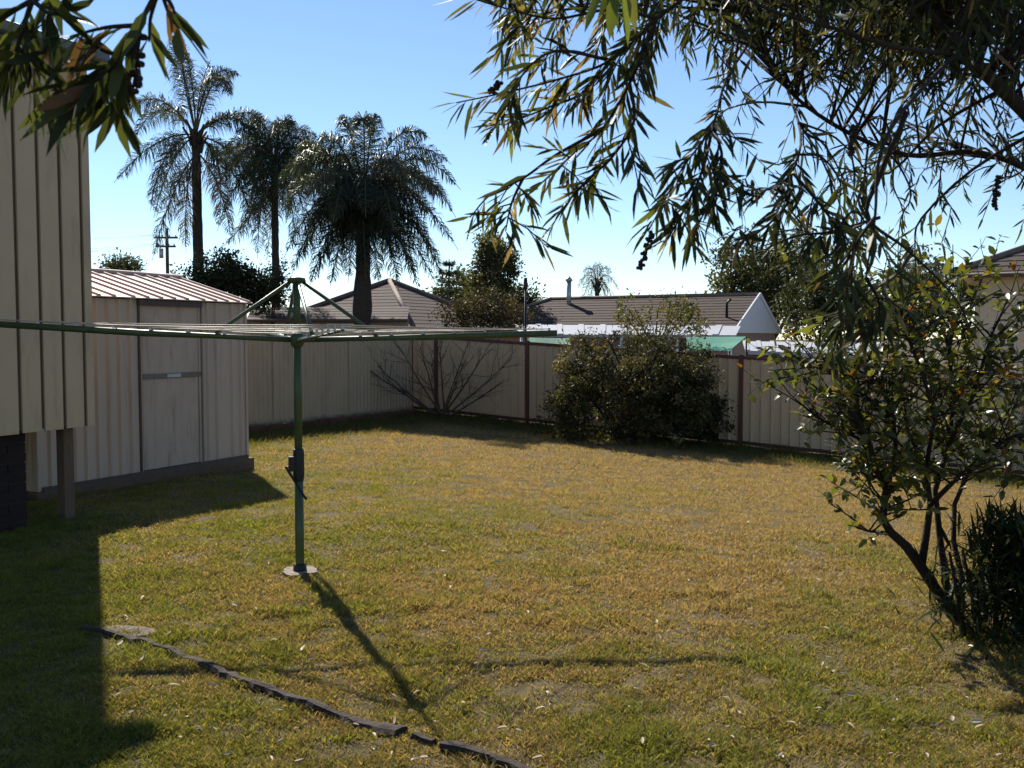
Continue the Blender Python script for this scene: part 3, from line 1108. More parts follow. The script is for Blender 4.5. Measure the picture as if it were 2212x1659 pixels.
palm('broad dense palm with a thick dark trunk nearest the fence corner', (786, 782), 448, 690, 25.5, .215, [
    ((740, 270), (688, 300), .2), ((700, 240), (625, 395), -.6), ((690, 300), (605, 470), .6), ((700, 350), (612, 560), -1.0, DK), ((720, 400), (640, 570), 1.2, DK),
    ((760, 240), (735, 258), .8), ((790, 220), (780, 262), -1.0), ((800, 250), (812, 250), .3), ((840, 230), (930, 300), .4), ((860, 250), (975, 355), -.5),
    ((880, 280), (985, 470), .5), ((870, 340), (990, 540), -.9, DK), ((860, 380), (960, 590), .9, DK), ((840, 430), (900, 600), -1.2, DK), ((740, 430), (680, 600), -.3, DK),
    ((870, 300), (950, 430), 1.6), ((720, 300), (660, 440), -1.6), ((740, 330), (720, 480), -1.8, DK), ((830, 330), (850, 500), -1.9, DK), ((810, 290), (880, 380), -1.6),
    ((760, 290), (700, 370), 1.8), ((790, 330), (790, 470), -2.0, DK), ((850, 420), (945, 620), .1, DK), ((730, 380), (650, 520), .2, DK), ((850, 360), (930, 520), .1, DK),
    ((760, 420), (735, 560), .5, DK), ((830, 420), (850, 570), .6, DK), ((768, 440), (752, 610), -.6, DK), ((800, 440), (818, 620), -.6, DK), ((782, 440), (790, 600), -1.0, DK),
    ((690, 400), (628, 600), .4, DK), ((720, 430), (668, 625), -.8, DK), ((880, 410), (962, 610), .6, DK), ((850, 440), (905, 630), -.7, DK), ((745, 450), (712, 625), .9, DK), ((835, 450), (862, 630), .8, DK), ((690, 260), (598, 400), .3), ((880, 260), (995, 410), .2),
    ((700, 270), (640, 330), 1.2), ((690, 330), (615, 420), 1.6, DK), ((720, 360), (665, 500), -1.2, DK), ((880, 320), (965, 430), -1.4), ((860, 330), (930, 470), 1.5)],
    ll=.76, pairs=165, boots=(2.1, 3.1, 1.22), seed=9)


# ------------------------------------------------------------------ neighbouring houses and structures
def wall_block(root, pts, z0, z1, m, name='wall'):
    n = len(pts)
    for i in range(n):
        a, b = V3((pts[i][0], pts[i][1], 0)), V3((pts[(i + 1) % n][0], pts[(i + 1) % n][1], 0))
        d = (b - a).normalized()
        MB().bar((*(a + d * .052).to_tuple()[:2], (z0 + z1) / 2), (*(b - d * .052).to_tuple()[:2], (z0 + z1) / 2), .1, z1 - z0).build(name, m, root)


def hip_caps(root, lines, r=.09):
    for a, b in lines:
        MB().tube([a, b], r, 6).build('ridge_cap', M_ridge, root)


def pyramid_house():
    A = P(841, 607, 33)
    N0 = V3((-3.05, 28.6, 0))
    d = N0 - V3((A.x, A.y, 0))
    pr = V3((-d.y, d.x, 0))
    ze = CZ + 19 / FPX * 28.6
    cs = [V3((A.x, A.y, 0)) + q for q in (d, pr * -1.0, d * -1, pr * 1.0)]
    for c in cs:
        c.z = ze
    zg = float(gz(A.x, A.y))
    root = thing('hip_roof_house', (A.x, A.y, zg), 'low house with brown pyramid tiled roof behind the broad palm', 'house')
    mb = MB()
    for i in range(4):
        a, b = cs[i], cs[(i + 1) % 4]
        stepped_roof(mb, a, b, A, A, 14, lift=.012)
    mb.build('roof', M_rooftile2, root)
    hip_caps(root, [(c + V3((0, 0, .04)), A + V3((0, 0, .04))) for c in cs], .085)
    inner = [V3((A.x, A.y, 0)).lerp(V3((c.x, c.y, 0)), .9) for c in cs]
    wall_block(root, inner, zg, ze + .03, M_pinkbrick)
    for i in range(4):
        MB().tube([cs[i] + V3((0, 0, -.05)), cs[(i + 1) % 4] + V3((0, 0, -.05))], .05, 6).build('gutter', M_shed_trim, root)
    # lean-to across the side facing the yard
    l0, l1 = P(545, 664, 29.4), P(885, 662, 27.8)
    f0, f1 = P(532, 690, 27.4), P(880, 690, 26.2)
    lr = MB()
    stepped_roof(lr, f0, f1, l1, l0, 5, lift=.012)
    lo = lr.build('lean_to_roof', M_rooftile, root)
    MB().tube([f0 + V3((0, 0, -.03)), f1 + V3((0, 0, -.03))], .05, 6).build('gutter', M_shed_trim, lo)
    w0, w1 = f0.lerp(l0, .2), f1.lerp(l1, .2)
    MB().bar((w0.x, w0.y, (zg + f0.z) / 2), (w1.x, w1.y, (zg + f0.z) / 2), .1, f0.z - zg + .06).build('lean_to_wall', M_pinkbrick, lo)
    for fr in (.3, .62):
        c = w0.lerp(w1, fr)
        n = V3((-(w1 - w0).y, (w1 - w0).x, 0)).normalized()
        if n.y > 0:
            n = -n
        wi = MB().box(V3((c.x, c.y, f0.z - .55)) + n * .07, (w1 - w0).normalized() * .55, n * .03, UP * .42).build('window', M_white, root)
        for sg in (-1, 1):
            MB().box(V3((c.x, c.y, f0.z - .55)) + n * .096 + (w1 - w0).normalized() * (.255 * sg), (w1 - w0).normalized() * .235, n * .01, UP * .36).build('pane', M_glass, wi)


pyramid_house()


def gable_house():
    a = math.radians(29)
    n = V3((math.cos(a), -math.sin(a), 0))          # gable normal, ridge direction
    m = V3((math.sin(a), math.cos(a), 0))
    ap = P(1637, 637, 35)
    zr = ap.z
    ze = CZ + 7 / FPX * 31.9
    hw = 3.5
    zg = float(gz(ap.x, ap.y))
    base = V3((ap.x, ap.y, 0))
    root = thing('gable_roof_house', (ap.x, ap.y, zg), 'house with long brown tiled roof and white triangular gable end', 'house')
    Lr = 8.7
    g0, g1 = base - m * hw, base + m * hw
    h0, h1 = base - n * (Lr + hw * .9) - m * hw, base - n * (Lr + hw * .9) + m * hw
    rl = base - n * Lr

    def z(p, zz):
        return V3((p.x, p.y, zz))
    mb = MB()
    stepped_roof(mb, z(h0, ze), z(g0, ze), z(base, zr), z(rl, zr), 13, .016)
    stepped_roof(mb, z(h1, ze), z(g1, ze), z(base, zr), z(rl, zr), 13, .016)
    stepped_roof(mb, z(h0, ze), z(h1, ze), z(rl, zr), z(rl, zr), 13, .016)
    roof = mb.build('roof', M_rooftile, root)
    hip_caps(root, [(z(base, zr + .03), z(rl, zr + .03)), (z(rl, zr + .03), z(h0, ze + .03)), (z(rl, zr + .03), z(h1, ze + .03))], .08)
    f = [z(g0, ze), z(g1, ze), z(base, zr)]
    gm = MB().poly([p + n * .06 for p in f]).poly([p - n * .05 for p in f][::-1])
    for i in range(3):
        p, q = f[i], f[(i + 1) % 3]
        gm.poly([p + n * .06, q + n * .06, q - n * .05, p - n * .05])
    gm.build('gable_end', M_white, root)
    for q in (g0, g1):
        MB().bar(z(q, ze + .02) + n * .09, z(base, zr + .02) + n * .09, .05, .14, n).build('barge_board', M_white, root)
    wall_block(root, [p for p in (g0 + m * .4 - n * .1, g1 - m * .4 - n * .1, h1 - m * .4 + n * .5, h0 + m * .4 + n * .5)], zg - .3, ze + .04, M_pinkbrick)
    MB().tube([z(h0, ze - .04), z(g0, ze - .04)], .06, 6).build('gutter', M_whiteroof, root)
    # flue and vent on the roof
    fp = P(1229, 640, 38.2)
    fl = MB().tube([fp + V3((0, 0, -.5)), fp + V3((0, 0, .62))], .10, 10).build('flue', M_galv, roof)
    MB().tube([fp + V3((0, 0, .62)), fp + V3((0, 0, .68)), fp + V3((0, 0, .82))], [.15, .15, .03], 10).build('flue_cap', M_galv, roof)
    sp = P(1570, 672, 33.4)
    MB().tube([sp + V3((0, 0, -.3)), sp + V3((0, 0, .3)), sp + V3((.12, -.1, .42))], .05, 8).build('roof_vent', M_black, roof)
    # white skillion patio roof on the near side
    p0, p1 = P(1112, 701, 33.5), P(1600, 704, 30.6)
    q0, q1 = P(1118, 722, 31.0), P(1590, 724, 28.2)
    pr = MB()
    k = 40
    for i in range(k):
        t0, t1 = i / k, (i + 1) / k
        h = .03 if i % 4 == 0 else 0
        pr.poly([q0.lerp(q1, t0) + UP * h, q0.lerp(q1, t1) + UP * h, p0.lerp(p1, t1) + UP * h, p0.lerp(p1, t0) + UP * h])
        pr.poly([q0.lerp(q1, t0) + UP * h, q0.lerp(q1, t0) - UP * .09, q0.lerp(q1, t1) - UP * .09, q0.lerp(q1, t1) + UP * h])
    pat = pr.build('patio_roof', M_whiteroof, root)
    for t in (.02, .25, .5, .75, .98):
        q = q0.lerp(q1, t)
        gz_ = float(gz(q.x, q.y))
        MB().tube([(q.x, q.y + .05, gz_ - .1), (q.x, q.y + .05, q.z - .02)], .045, 8).build('patio_post', M_white, root)


gable_house()


def right_house():
    c = V3(((2108 - CX0) / FPX * 20, 20, 0))
    z1 = CZ + (HOR - 592) / FPX * 20
    zg = float(gz(c.x, c.y))
    n, m = VV, U
    root = thing('cream_house', (c.x, c.y, zg), 'cream rendered house with dark tiled hip roof beyond the red post fence', 'house')
    L, D = 9.0, 8.0
    pts = [c, c + n * L, c + n * L + m * D, c + m * D]
    wall_block(root, pts, zg - .4, z1 + .02, M_cream)
    o = .5
    e = [c - n * o - m * o, c + n * (L + o) - m * o, c + n * (L + o) + m * (D + o), c - n * o + m * (D + o)]
    e = [V3((p.x, p.y, z1)) for p in e]
    h = (D / 2 + o)
    r0 = (e[0] + e[3]) / 2 + n * h
    r1 = (e[1] + e[2]) / 2 - n * h
    r0.z = r1.z = z1 + h * .42
    mb = MB()
    for q in ((e[0], e[1], r1, r0), (e[2], e[3], r0, r1), (e[1], e[2], r1, r1), (e[3], e[0], r0, r0)):
        stepped_roof(mb, *q, 15, .018)
    mb.build('roof', M_roofdark, root)
    hip_caps(root, [(e[0], r0), (e[1], r1), (e[2], r1), (e[3], r0), (r0, r1)], .09)
    for i in range(4):
        MB().tube([e[i] - UP * .06, e[(i + 1) % 4] - UP * .06], .06, 6).build('gutter', M_shed_trim, root)
    q = (c - n * o * .5 + m * D / 2 + c + n * L) / 2
    MB().box(V3(((c + n * L / 2 + m * D / 2).to_tuple()[:2] + (z1 - .02,))), n * (L / 2 + o - .08), m * (D / 2 + o - .08), UP * .015).build('eave_soffit', M_cream, root)
    wc = c + n * 3.0 - m * .06
    wi = MB().box(V3((wc.x, wc.y, z1 - 1.2)), n * .8, m * .04, UP * .6).build('window', M_white, root)
    for sg in (-1, 1):
        pq = wc + n * (.38 * sg) - m * .045
        MB().box(V3((pq.x, pq.y, z1 - 1.2)), n * .34, m * .01, UP * .52).build('pane', M_glass, wi)


right_house()


def carport():
    a, b = P(1604, 737, 27), P(1905, 741, 24)
    c, d = P(1610, 757, 24.2), P(1890, 768, 21.4)
    zg = float(gz(c.x, c.y))
    root = thing('carport', (c.x, c.y, zg), 'low white metal carport roof on black posts beyond the red post fence', 'carport')
    mb = MB()
    k = 28
    for i in range(k):
        t0, t1 = i / k, (i + 1) / k
        h = .025 if i % 3 == 0 else 0
        mb.poly([c.lerp(d, t0) + UP * h, c.lerp(d, t1) + UP * h, a.lerp(b, t1) + UP * h, a.lerp(b, t0) + UP * h])
        mb.poly([c.lerp(d, t0) + UP * h, c.lerp(d, t0) - UP * .1, c.lerp(d, t1) - UP * .1, c.lerp(d, t1) + UP * h])
        mb.poly([c.lerp(d, t0) - UP * .02, a.lerp(b, t0) - UP * .02, a.lerp(b, t1) - UP * .02, c.lerp(d, t1) - UP * .02])
    mb.build('roof_sheet', M_whiteroof, root)
    for t in (.03, .35, .66, .97):
        for e, f in ((c, d), (a, b)):
            q = e.lerp(f, t)
            g = float(gz(q.x, q.y))
            MB().box(V3((q.x, q.y + .06, (g - .1 + q.z - .03) / 2)), V3((.04, 0, 0)), V3((0, .04, 0)), UP * ((q.z - .03 - g + .1) / 2)).build('post', M_black, root)
    MB().bar(c - UP * .14, d - UP * .14, .05, .06).build('beam', M_black, root)


carport()


def shade_sail(name, quad, label, posts):
    c = sum((p for p in quad), V3((0, 0, 0))) / 4
    g = float(gz(c.x, c.y))
    root = thing(name, (c.x, c.y, g), label, 'shade cloth')
    mb = MB()
    k = 6
    for i in range(k):
        for j in range(3):
            q = []
            for (s, t) in ((i, j), (i + 1, j), (i + 1, j + 1), (i, j + 1)):
                s_, t_ = s / k, t / 3
                p = quad[0].lerp(quad[1], s_).lerp(quad[3].lerp(quad[2], s_), t_)
                q.append(p - UP * (.06 * math.sin(math.pi * s_) * math.sin(math.pi * t_)))
            mb.poly(q, True)
            mb.poly([p - UP * .006 for p in q][::-1], True)
    mb.build('cloth', M_green, root)
    for p in posts:
        gg = float(gz(p.x, p.y))
        MB().tube([(p.x, p.y, gg - .1), (p.x, p.y, p.z)], .025, 8).build('post', M_black, root)


q = [P(1142, 752, 23.6), P(1232, 754, 23.2), P(1232, 731, 23.9), P(1142, 729, 24.3)]
shade_sail('shade_cloth', q, 'green shade cloth screen above the fence beside a dark post', q)
q = [P(1480, 757, 20.8), P(1575, 758, 20.3), P(1612, 727, 22.0), P(1485, 728, 22.5)]
shade_sail('shade_cloth', q, 'green sloping shade cloth beside the low white carport', q)

# ------------------------------------------------------------------ poles and wires
def util_pole():
    b, t = P(363, 640, 60), P(361, 493, 60)
    g = float(gz(b.x, b.y))
    root = thing('power_pole', (b.x, b.y, g), 'distant timber power pole with two cross arms behind the shed roof', 'power pole')
    MB().tube([(b.x, b.y, g - .3), (b.x, b.y, t.z)], [.13, .1], 10).build('pole', M_bark, root)
    for py, hw in ((514, .75), (533, .62)):
        c = P(361, py, 60)
        ar = MB().box(c + V3((0, -.2, 0)), V3((hw, 0, 0)), V3((0, .06, 0)), UP * .06).build('cross_arm', M_bark, root)
        for sx in (-.85, -.3, .3, .85):
            i = c + V3((hw * sx, -.2, .06))
            MB().tube([i, i + UP * .12], [.05, .03], 6).build('insulator', M_galv, ar)
    tr = P(346, 545, 60)
    MB().tube([P(361, 548, 60) + V3((-.3, -.2, -.3)), P(361, 548, 60) + V3((-.3, -.2, .3))], .14, 8).build('transformer', M_galv, root)
    for i, (py, hw) in enumerate(((514, -.6), (514, .2), (533, -.5), (533, .5))):
        s = P(361, py, 60) + V3((hw, -.2, .18))
        e = P(-900, (440, 462, 500, 530)[i], 52)
        pts = []
        for k in range(15):
            t_ = k / 14
            p = s.lerp(e, t_)
            p.z -= .9 * 4 * t_ * (1 - t_)
            pts.append(p)
        MB().tube(pts, .011, 4).build('wire', M_black, root)


util_pole()
pb, pt = P(1135, 735, 23), P(1135, 600, 23)
g = float(gz(pb.x, pb.y))
root = thing('thin_pole', (pb.x, pb.y, g), 'thin dark upright pole with a small cap beside the brown hip roof edge', 'pole')
MB().tube([(pb.x, pb.y, g - .2), (pb.x, pb.y, pt.z - .3)], .028, 8).build('pole', M_black, root)
MB().tube([(pb.x, pb.y, pt.z - .3), (pb.x, pb.y, pt.z - .28), (pb.x, pb.y, pt.z)], [.03, .055, .045], 8).build('pole_cap', M_black, root)

# ------------------------------------------------------------------ background trees and shrubs
OL = [(3, (.055, .06, .022)), (2, (.08, .08, .03)), (1, (.11, .10, .035)), (1, (.035, .04, .02))]
DKP = [(3, (.022, .028, .014)), (2, (.032, .04, .018)), (1, (.05, .055, .022))]
YG = [(3, (.10, .105, .03)), (2, (.14, .12, .03)), (1, (.2, .12, .02)), (2, (.06, .07, .025))]
RB = [(3, (.056, .046, .028)), (3, (.045, .044, .024)), (1, (.085, .055, .03))]


def bg_tree(name, label, cx, cy, rx, ry, d, pal, nclump=150, per=40, leaf=.16, cr=.35, depth=1.0, blobs=None, trunk_r=.12, wl=.5, cat='tree', drop=0.0, bark=None, shell=.55):
    c = P(cx, cy, d)
    g = float(gz(c.x, c.y))
    root = thing(name, (c.x, c.y, g), label, cat)
    s = d / FPX
    bl = blobs or [(0, 0, 1, 1)]
    B = [((c.x + bx * rx * s, c.y + random.uniform(-.3, .3) * rx * s, c.z - by * ry * s), (rx * s * kx, rx * s * kx * depth, ry * s * ky)) for bx, by, kx, ky in bl]
    mb = MB()
    top = V3((c.x, c.y, c.z + ry * s * .3))
    h = top.z - g
    mb.tube([(c.x, c.y, g - .2), (c.x + .05, c.y, g + h * .35), (c.x - .04, c.y, g + h * .7), top], [trunk_r, trunk_r * .85, trunk_r * .6, trunk_r * .3], 8)
    mb.build('trunk', bark or M_bark, root)
    for (bc, br) in B:
        for k in range(3):
            a = V3((c.x, c.y, g + h * random.uniform(.35, .65)))
            e = V3(bc) + V3((random.uniform(-.5, .5) * br[0], random.uniform(-.5, .5) * br[1], random.uniform(-.2, .6) * br[2]))
            m_ = a.lerp(e, .5) + V3((0, 0, .1))
            MB().tube([a, m_, e], [trunk_r * .45, trunk_r * .3, .012], 6).build('branch', bark or M_bark, root)
    o = crown('crown', root, B, nclump, per, cr, leaf, pal, M_leafdull, wl=wl, drop=drop, shell=shell)
    return root


bg_tree('leafy_tree', 'tall rounded olive green tree behind the white gable end', 1665, 610, 130, 105, 45, OL, 230, 60, .2, .5,
        blobs=[(-.35, -.25, .62, .7), (.3, -.45, .6, .6), (.5, .2, .6, .7), (-.6, .35, .45, .5), (0, .1, .75, .8)], trunk_r=.25)
bg_tree('conical_tree', 'narrow upright green tree between the pyramid roof and the thin pole', 1068, 590, 52, 92, 40, OL + [(4, (.17, .155, .075))], 150, 70, .16, .32,
        blobs=[(0, -.55, .6, .45), (.05, -.1, .85, .5), (-.1, .4, 1, .55)], trunk_r=.16)
bg_tree('round_tree', 'small dark rounded tree beside the thin dark pole', 1130, 655, 44, 34, 48, DKP, 70, 45, .2, .35, trunk_r=.14)
bg_tree('dark_shrub', 'dense dark shrub mass rising behind the shed roof under the tallest palm', 470, 608, 92, 58, 26, DKP, 190, 60, .10, .26,
        blobs=[(-.5, .25, .6, .6), (0, -.2, .65, .75), (.55, .1, .6, .65), (.9, .5, .4, .5)], cat='shrub', trunk_r=.08)
bg_tree('small_tree', 'far low treetop just above the shed roof ridge', 262, 580, 38, 20, 62, [(1, (.09, .095, .045)), (1, (.06, .07, .035))], 50, 40, .22, .4, trunk_r=.15)
bg_tree('russet_shrub', 'reddish brown twiggy shrub in front of the slender palm trunk', 590, 625, 34, 58, 27.5, RB, 60, 40, .09, .22, cat='shrub', trunk_r=.05)
bg_tree('russet_shrub', 'wide dull brown shrub mass below the narrow upright tree', 1040, 672, 90, 42, 27, RB, 130, 50, .09, .25,
        blobs=[(-.5, .2, .6, .7), (.2, 0, .7, .9), (.75, .35, .5, .6)], cat='shrub', trunk_r=.06)
bg_tree('yellow_shrub', 'tall yellow green shrub rising above the fence behind the big bush', 1420, 690, 92, 62, 21.3, YG, 60, 30, .085, .2,
        blobs=[(-.6, -.1, .4, .9), (-.1, .2, .5, .8), (.45, -.35, .45, .7), (.85, .2, .4, .8)], cat='shrub', trunk_r=.04)
bg_tree('leafy_tree', 'dark mottled tree between the gable house and the cream house', 1800, 660, 120, 88, 38, OL[:2] + DKP, 190, 55, .17, .42,
        blobs=[(-.4, .1, .6, .8), (.3, -.1, .7, .8), (.9, .4, .5, .6)], trunk_r=.2)
bg_tree('leafy_tree', 'pale green tree partly hidden by the cream house roof', 1985, 640, 95, 95, 34, OL, 150, 50, .15, .4,
        blobs=[(-.3, .2, .7, .7), (.3, -.1, .7, .8)], trunk_r=.18)
bg_tree('far_tree', 'far grey green tree line seen past the pyramid roof', 985, 640, 60, 50, 60, OL, 90, 45, .25, .5, trunk_r=.2)

# small palm and a small tiered pine far behind
palm('small far palm beside the roof flue', (1290, 1290), 612, 660, 55, .16, [
    ((1270, 570), (1248, 625), .3), ((1280, 560), (1262, 590), -1), ((1300, 560), (1322, 590), .5), ((1310, 570), (1338, 630), -.6),
    ((1275, 585), (1258, 650), 1), ((1305, 590), (1326, 655), -1), ((1290, 560), (1292, 575), 1.2), ((1300, 600), (1310, 660), 1.5), ((1280, 600), (1275, 660), -1.5)],
    ll=.75, pairs=42, seed=21)
tp = P(970, 560, 52)
g = float(gz(tp.x, tp.y))
root = thing('tiered_pine', (tp.x, tp.y, g), 'small tiered pine tip between the broad palm and the narrow upright tree', 'tree')
MB().tube([(tp.x, tp.y, g - .2), tp], [.16, .03], 8).build('trunk', M_bark, root)
for k in range(9):
    zc = tp.z - .35 - k * .5
    rr = .28 + .17 * k
    for j in range(7):
        a = j * 2 * math.pi / 7 + k
        c = V3((tp.x, tp.y, zc))
        e = c + V3((math.cos(a) * rr, math.sin(a) * rr, .12))
        bo = MB().tube([c, e], [.03, .01], 5).build('branch', M_bark, root)
        n = 26
        t = rng.random(n)
        pos = np.array(c)[None] + (np.array(e) - np.array(c))[None] * t[:, None]
        dd = np.tile(np.array([[math.cos(a), math.sin(a), .2]]), (n, 1)) + rng.normal(size=(n, 3)) * .7
        Vv, F = diamond_arrays(pos, dd, rdir(n), .22 + .1 * rng.random(n), .05 + np.zeros(n))
        lo = np_obj('needles', Vv, F, M_leafdull, bo, cols=np.repeat(palette(n, DKP), 4, axis=0))
        lo['kind'] = 'stuff'


# ------------------------------------------------------------------ branching plants
def grow(p, d, L, r, lev, out, spread=.6, upb=.15, nseg=4, kids=(2, 4), shrink=.68):
    """list of (points, radii, level); recursive limbs with jitter"""
    pts, rad = [V3(p)], [r]
    d = V3(d).normalized()
    for i in range(nseg):
        d = (d + V3((random.gauss(0, .16), random.gauss(0, .16), random.gauss(0, .12) + upb * .3))).normalized()
        pts.append(pts[-1] + d * (L / nseg))
        rad.append(r * (1 - .5 * (i + 1) / nseg))
    out.append((pts, rad, lev))
    if lev <= 0:
        return
    k = random.randint(*kids)
    for j in range(k):
        t = random.uniform(.4, 1)
        i = min(nseg - 1, int(t * nseg))
        b = pts[i].lerp(pts[i + 1], t * nseg - i)
        rd = V3((random.gauss(0, 1), random.gauss(0, 1), random.gauss(0, .6) + upb)).normalized()
        grow(b, d * (1 - spread) + rd * spread, L * shrink * random.uniform(.8, 1.2), rad[i] * .62, lev - 1, out, spread, upb, nseg, kids, shrink)


def leaf_set(parent, pos, dr, up, ln, wd, cols, m, single=300, curve=.12, fold=.25, name='leaf'):
    """the largest-showing leaves as single objects that share meshes, the rest as one mesh of kind stuff"""
    pos, dr, up = (np.asarray(a, float) for a in (pos, dr, up))
    show = ln / np.linalg.norm(pos - np.array([0, 0, CZ]), axis=1)
    # only those in the photograph's frame are picked out
    px = CX0 + FPX * pos[:, 0] / np.maximum(pos[:, 1], .1)
    py = HOR - FPX * (pos[:, 2] - CZ) / np.maximum(pos[:, 1], .1)
    vis = (pos[:, 1] > .3) & (px > -30) & (px < 2240) & (py > -30) & (py < 1680)
    order = np.argsort(-(show * vis))
    k = min(single, int(vis.sum()))
    one, rest = order[:k], order[k:]
    base = org(parent)
    # sixteen shared templates
    temp = []
    for i in range(16):
        c = cols[one[rng.integers(k)]] if k else (0.05, .06, .02)
        temp.append((np.array(c), leaf_template(name, float(curve) * random.uniform(-1.2, 3.6), fold, float(np.mean(wd / ln)), tuple(c), m)))
    for i in one:
        j = min(range(16), key=lambda q: float(np.abs(temp[q][0] - cols[i]).sum()) + random.random() * .02)
        o = bpy.data.objects.new(name, temp[j][1])
        COL.objects.link(o)
        o.parent = parent
        o.matrix_local = mat_leaf(pos[i], dr[i], up[i], float(ln[i]), base)
    if len(rest):
        V, F = leaf_arrays(pos[rest], dr[rest], up[rest], ln[rest], wd[rest], curve * (-1.5 + 5 * rng.random(len(rest))), fold)
        o = np_obj('foliage', V, F, m, parent, cols=np.repeat(cols[rest], 8, axis=0), smooth=True)
        o['kind'] = 'stuff'


def limbs_obj(parent, limbs, m, name='branch', n=7):
    mb = MB()
    for pts, rad, lv in limbs:
        mb.tube(pts, rad, n)
    return mb.build(name, m, parent)


# --- big bush against the right-hand fence
random.seed(31)
bc = V3((2.25, 18.35, 0))
bg = float(gz(bc.x, bc.y))
root = thing('big_bush', (bc.x, bc.y, bg), 'large dense dark green bush against the red post fence', 'bush')
for k in range(7):
    out = []
    a = k * .9
    grow((bc.x + math.cos(a) * .15, bc.y + math.sin(a) * .12, bg - .05), (math.cos(a) * .7, math.sin(a) * .5, 1), 1.1, .03, 2, out)
    limbs_obj(root, out, M_darkbark, 'stem', 5)
BP = [(5, (.04, .041, .017)), (3, (.062, .057, .022)), (2, (.105, .09, .037)), (1, (.16, .125, .058)), (1.5, (.024, .026, .013))]
B = []
for (px, py, rx, ry, dd) in ((1370, 815, 120, 95, 0), (1300, 880, 110, 85, -.2), (1430, 880, 120, 85, -.1), (1480, 830, 75, 90, .1), (1255, 800, 60, 70, .1), (1520, 910, 55, 50, .1), (1220, 910, 50, 45, -.2)):
    c = P(px, py, 18.3 + dd)
    s = 18.3 / FPX
    B.append(((c.x, c.y, c.z), (rx * s, .75 * rx * s, ry * s)))
cr = crown('foliage', root, B, 430, 70, .15, .085, BP, M_leaf, wl=.36, shell=.72)
cr['kind'] = 'stuff'
# loose shoots at the outline
for k in range(46):
    a = random.uniform(0, math.pi)
    px, py = 1375 + math.cos(a) * random.uniform(150, 200), 850 - math.sin(a) * random.uniform(110, 165)
    s0 = P(1375 + (px - 1375) * .5, 850 + (py - 850) * .5, 18.3)
    s1 = P(px, py, 18.3 + random.uniform(-.5, .5))
    o = MB().tube([s0, s0.lerp(s1, .5) + V3((0, 0, .08)), s1], [.012, .008, .003], 5).build('shoot', M_darkbark, root)
    n = 46
    t = .4 + .62 * rng.random(n)
    pos = np.array(s0)[None] + (np.array(s1) - np.array(s0))[None] * t[:, None] + rng.normal(size=(n, 3)) * .05
    dd = np.array((s1 - s0).normalized())[None] * .5 + rdir(n)
    Vv, F = diamond_arrays(pos, dd, rdir(n), .035 + .045 * rng.random(n), .018 + .012 * rng.random(n))
    lo = np_obj('shoot_leaves', Vv, F, M_leaf, o, cols=np.repeat(palette(n, BP), 4, axis=0))
    lo['kind'] = 'stuff'

# --- bare shrub in the fence corner
random.seed(8)
bp = G(965, 888)
bp = V3((bp.x, 20.9, 0))
bp.z = float(gz(bp.x, bp.y))
root = thing('bare_shrub', bp, 'leafless twiggy shrub spreading in the fence corner', 'shrub')
for (ex, ey, k) in ((870, 760, 0), (905, 745, 0), (815, 790, 0), (760, 770, 1), (950, 735, 0), (1010, 745, 0), (1060, 740, 0), (1110, 770, 0), (1090, 820, 0), (850, 830, 0), (1000, 790, 0), (930, 780, 0)):
    e = P(ex, ey, 20.6 + random.uniform(-.4, .15))
    m_ = bp.lerp(e, .5) + V3((0, 0, -.12 if abs(ex - 965) > 60 else .05))
    pts = [bp + V3((random.uniform(-.08, .08), random.uniform(-.08, .08), -.05)), m_, e]
    st = MB().tube([bez(pts[0], pts[1], pts[2], i / 6) for i in range(7)], [.026, .023, .02, .017, .013, .009, .005], 6).build('stem', M_bark, root)
    out = []
    for j in range(9):
        t = random.uniform(.3, 1)
        b = bez(pts[0], pts[1], pts[2], t)
        dr = (e - bp).normalized() + V3((random.gauss(0, .6), random.gauss(0, .4), random.gauss(.1, .4)))
        grow(b, dr, random.uniform(.35, .7), .008, 1, out, kids=(1, 3))
    limbs_obj(st, out, M_bark, 'twig', 4)

# --- glossy broad-leaved shrub on the right
random.seed(14)
rng = np.random.default_rng(77)
gb = G(2062, 1333)
root = thing('glossy_shrub', gb, 'open leaning shrub with broad glossy leaves and dark forked stems', 'shrub')
D0 = gb.y


def S(px, py, dd=0.0):
    return P(px, py, D0 + dd)


stems = [
    ([(2066, 1340), (2030, 1285), (1990, 1225), (1958, 1180), (1925, 1150), (1905, 1120), (1915, 1060), (1890, 1010), (1880, 960), (1850, 900), (1790, 840)], .031, -.1),
    ([(1990, 1225), (2000, 1160), (2010, 1090), (2000, 1010), (1960, 930), (1950, 850)], .022, .15),
    ([(2062, 1335), (2044, 1260), (2030, 1160), (2020, 1060), (2050, 960), (2060, 860), (2050, 760), (2030, 680)], .021, .25),
    ([(2075, 1335), (2078, 1250), (2060, 1170), (2062, 1090), (2100, 1000), (2160, 930), (2200, 830)], .018, .4),
    ([(1925, 1150), (1880, 1148), (1850, 1140)], .008, -.15),
    ([(2010, 1090), (2060, 1040), (2120, 980), (2190, 940)], .014, -.3),
    ([(1915, 1060), (1935, 980), (1930, 900), (1900, 820), (1870, 760)], .013, .1),
    ([(2000, 1010), (2020, 900), (1990, 800), (1960, 720)], .012, -.25),
    ([(2050, 960), (2100, 860), (2130, 760), (2150, 700)], .011, .1),
    ([(1880, 960), (1820, 930), (1760, 900)], .008, .0),
    ([(2050, 760), (2062, 690), (2095, 625)], .008, .25),
    ([(1990, 800), (1950, 700), (1935, 625)], .008, -.2),
    ([(1930, 900), (1860, 850), (1800, 800), (1740, 790)], .008, .1),
]
tips = []
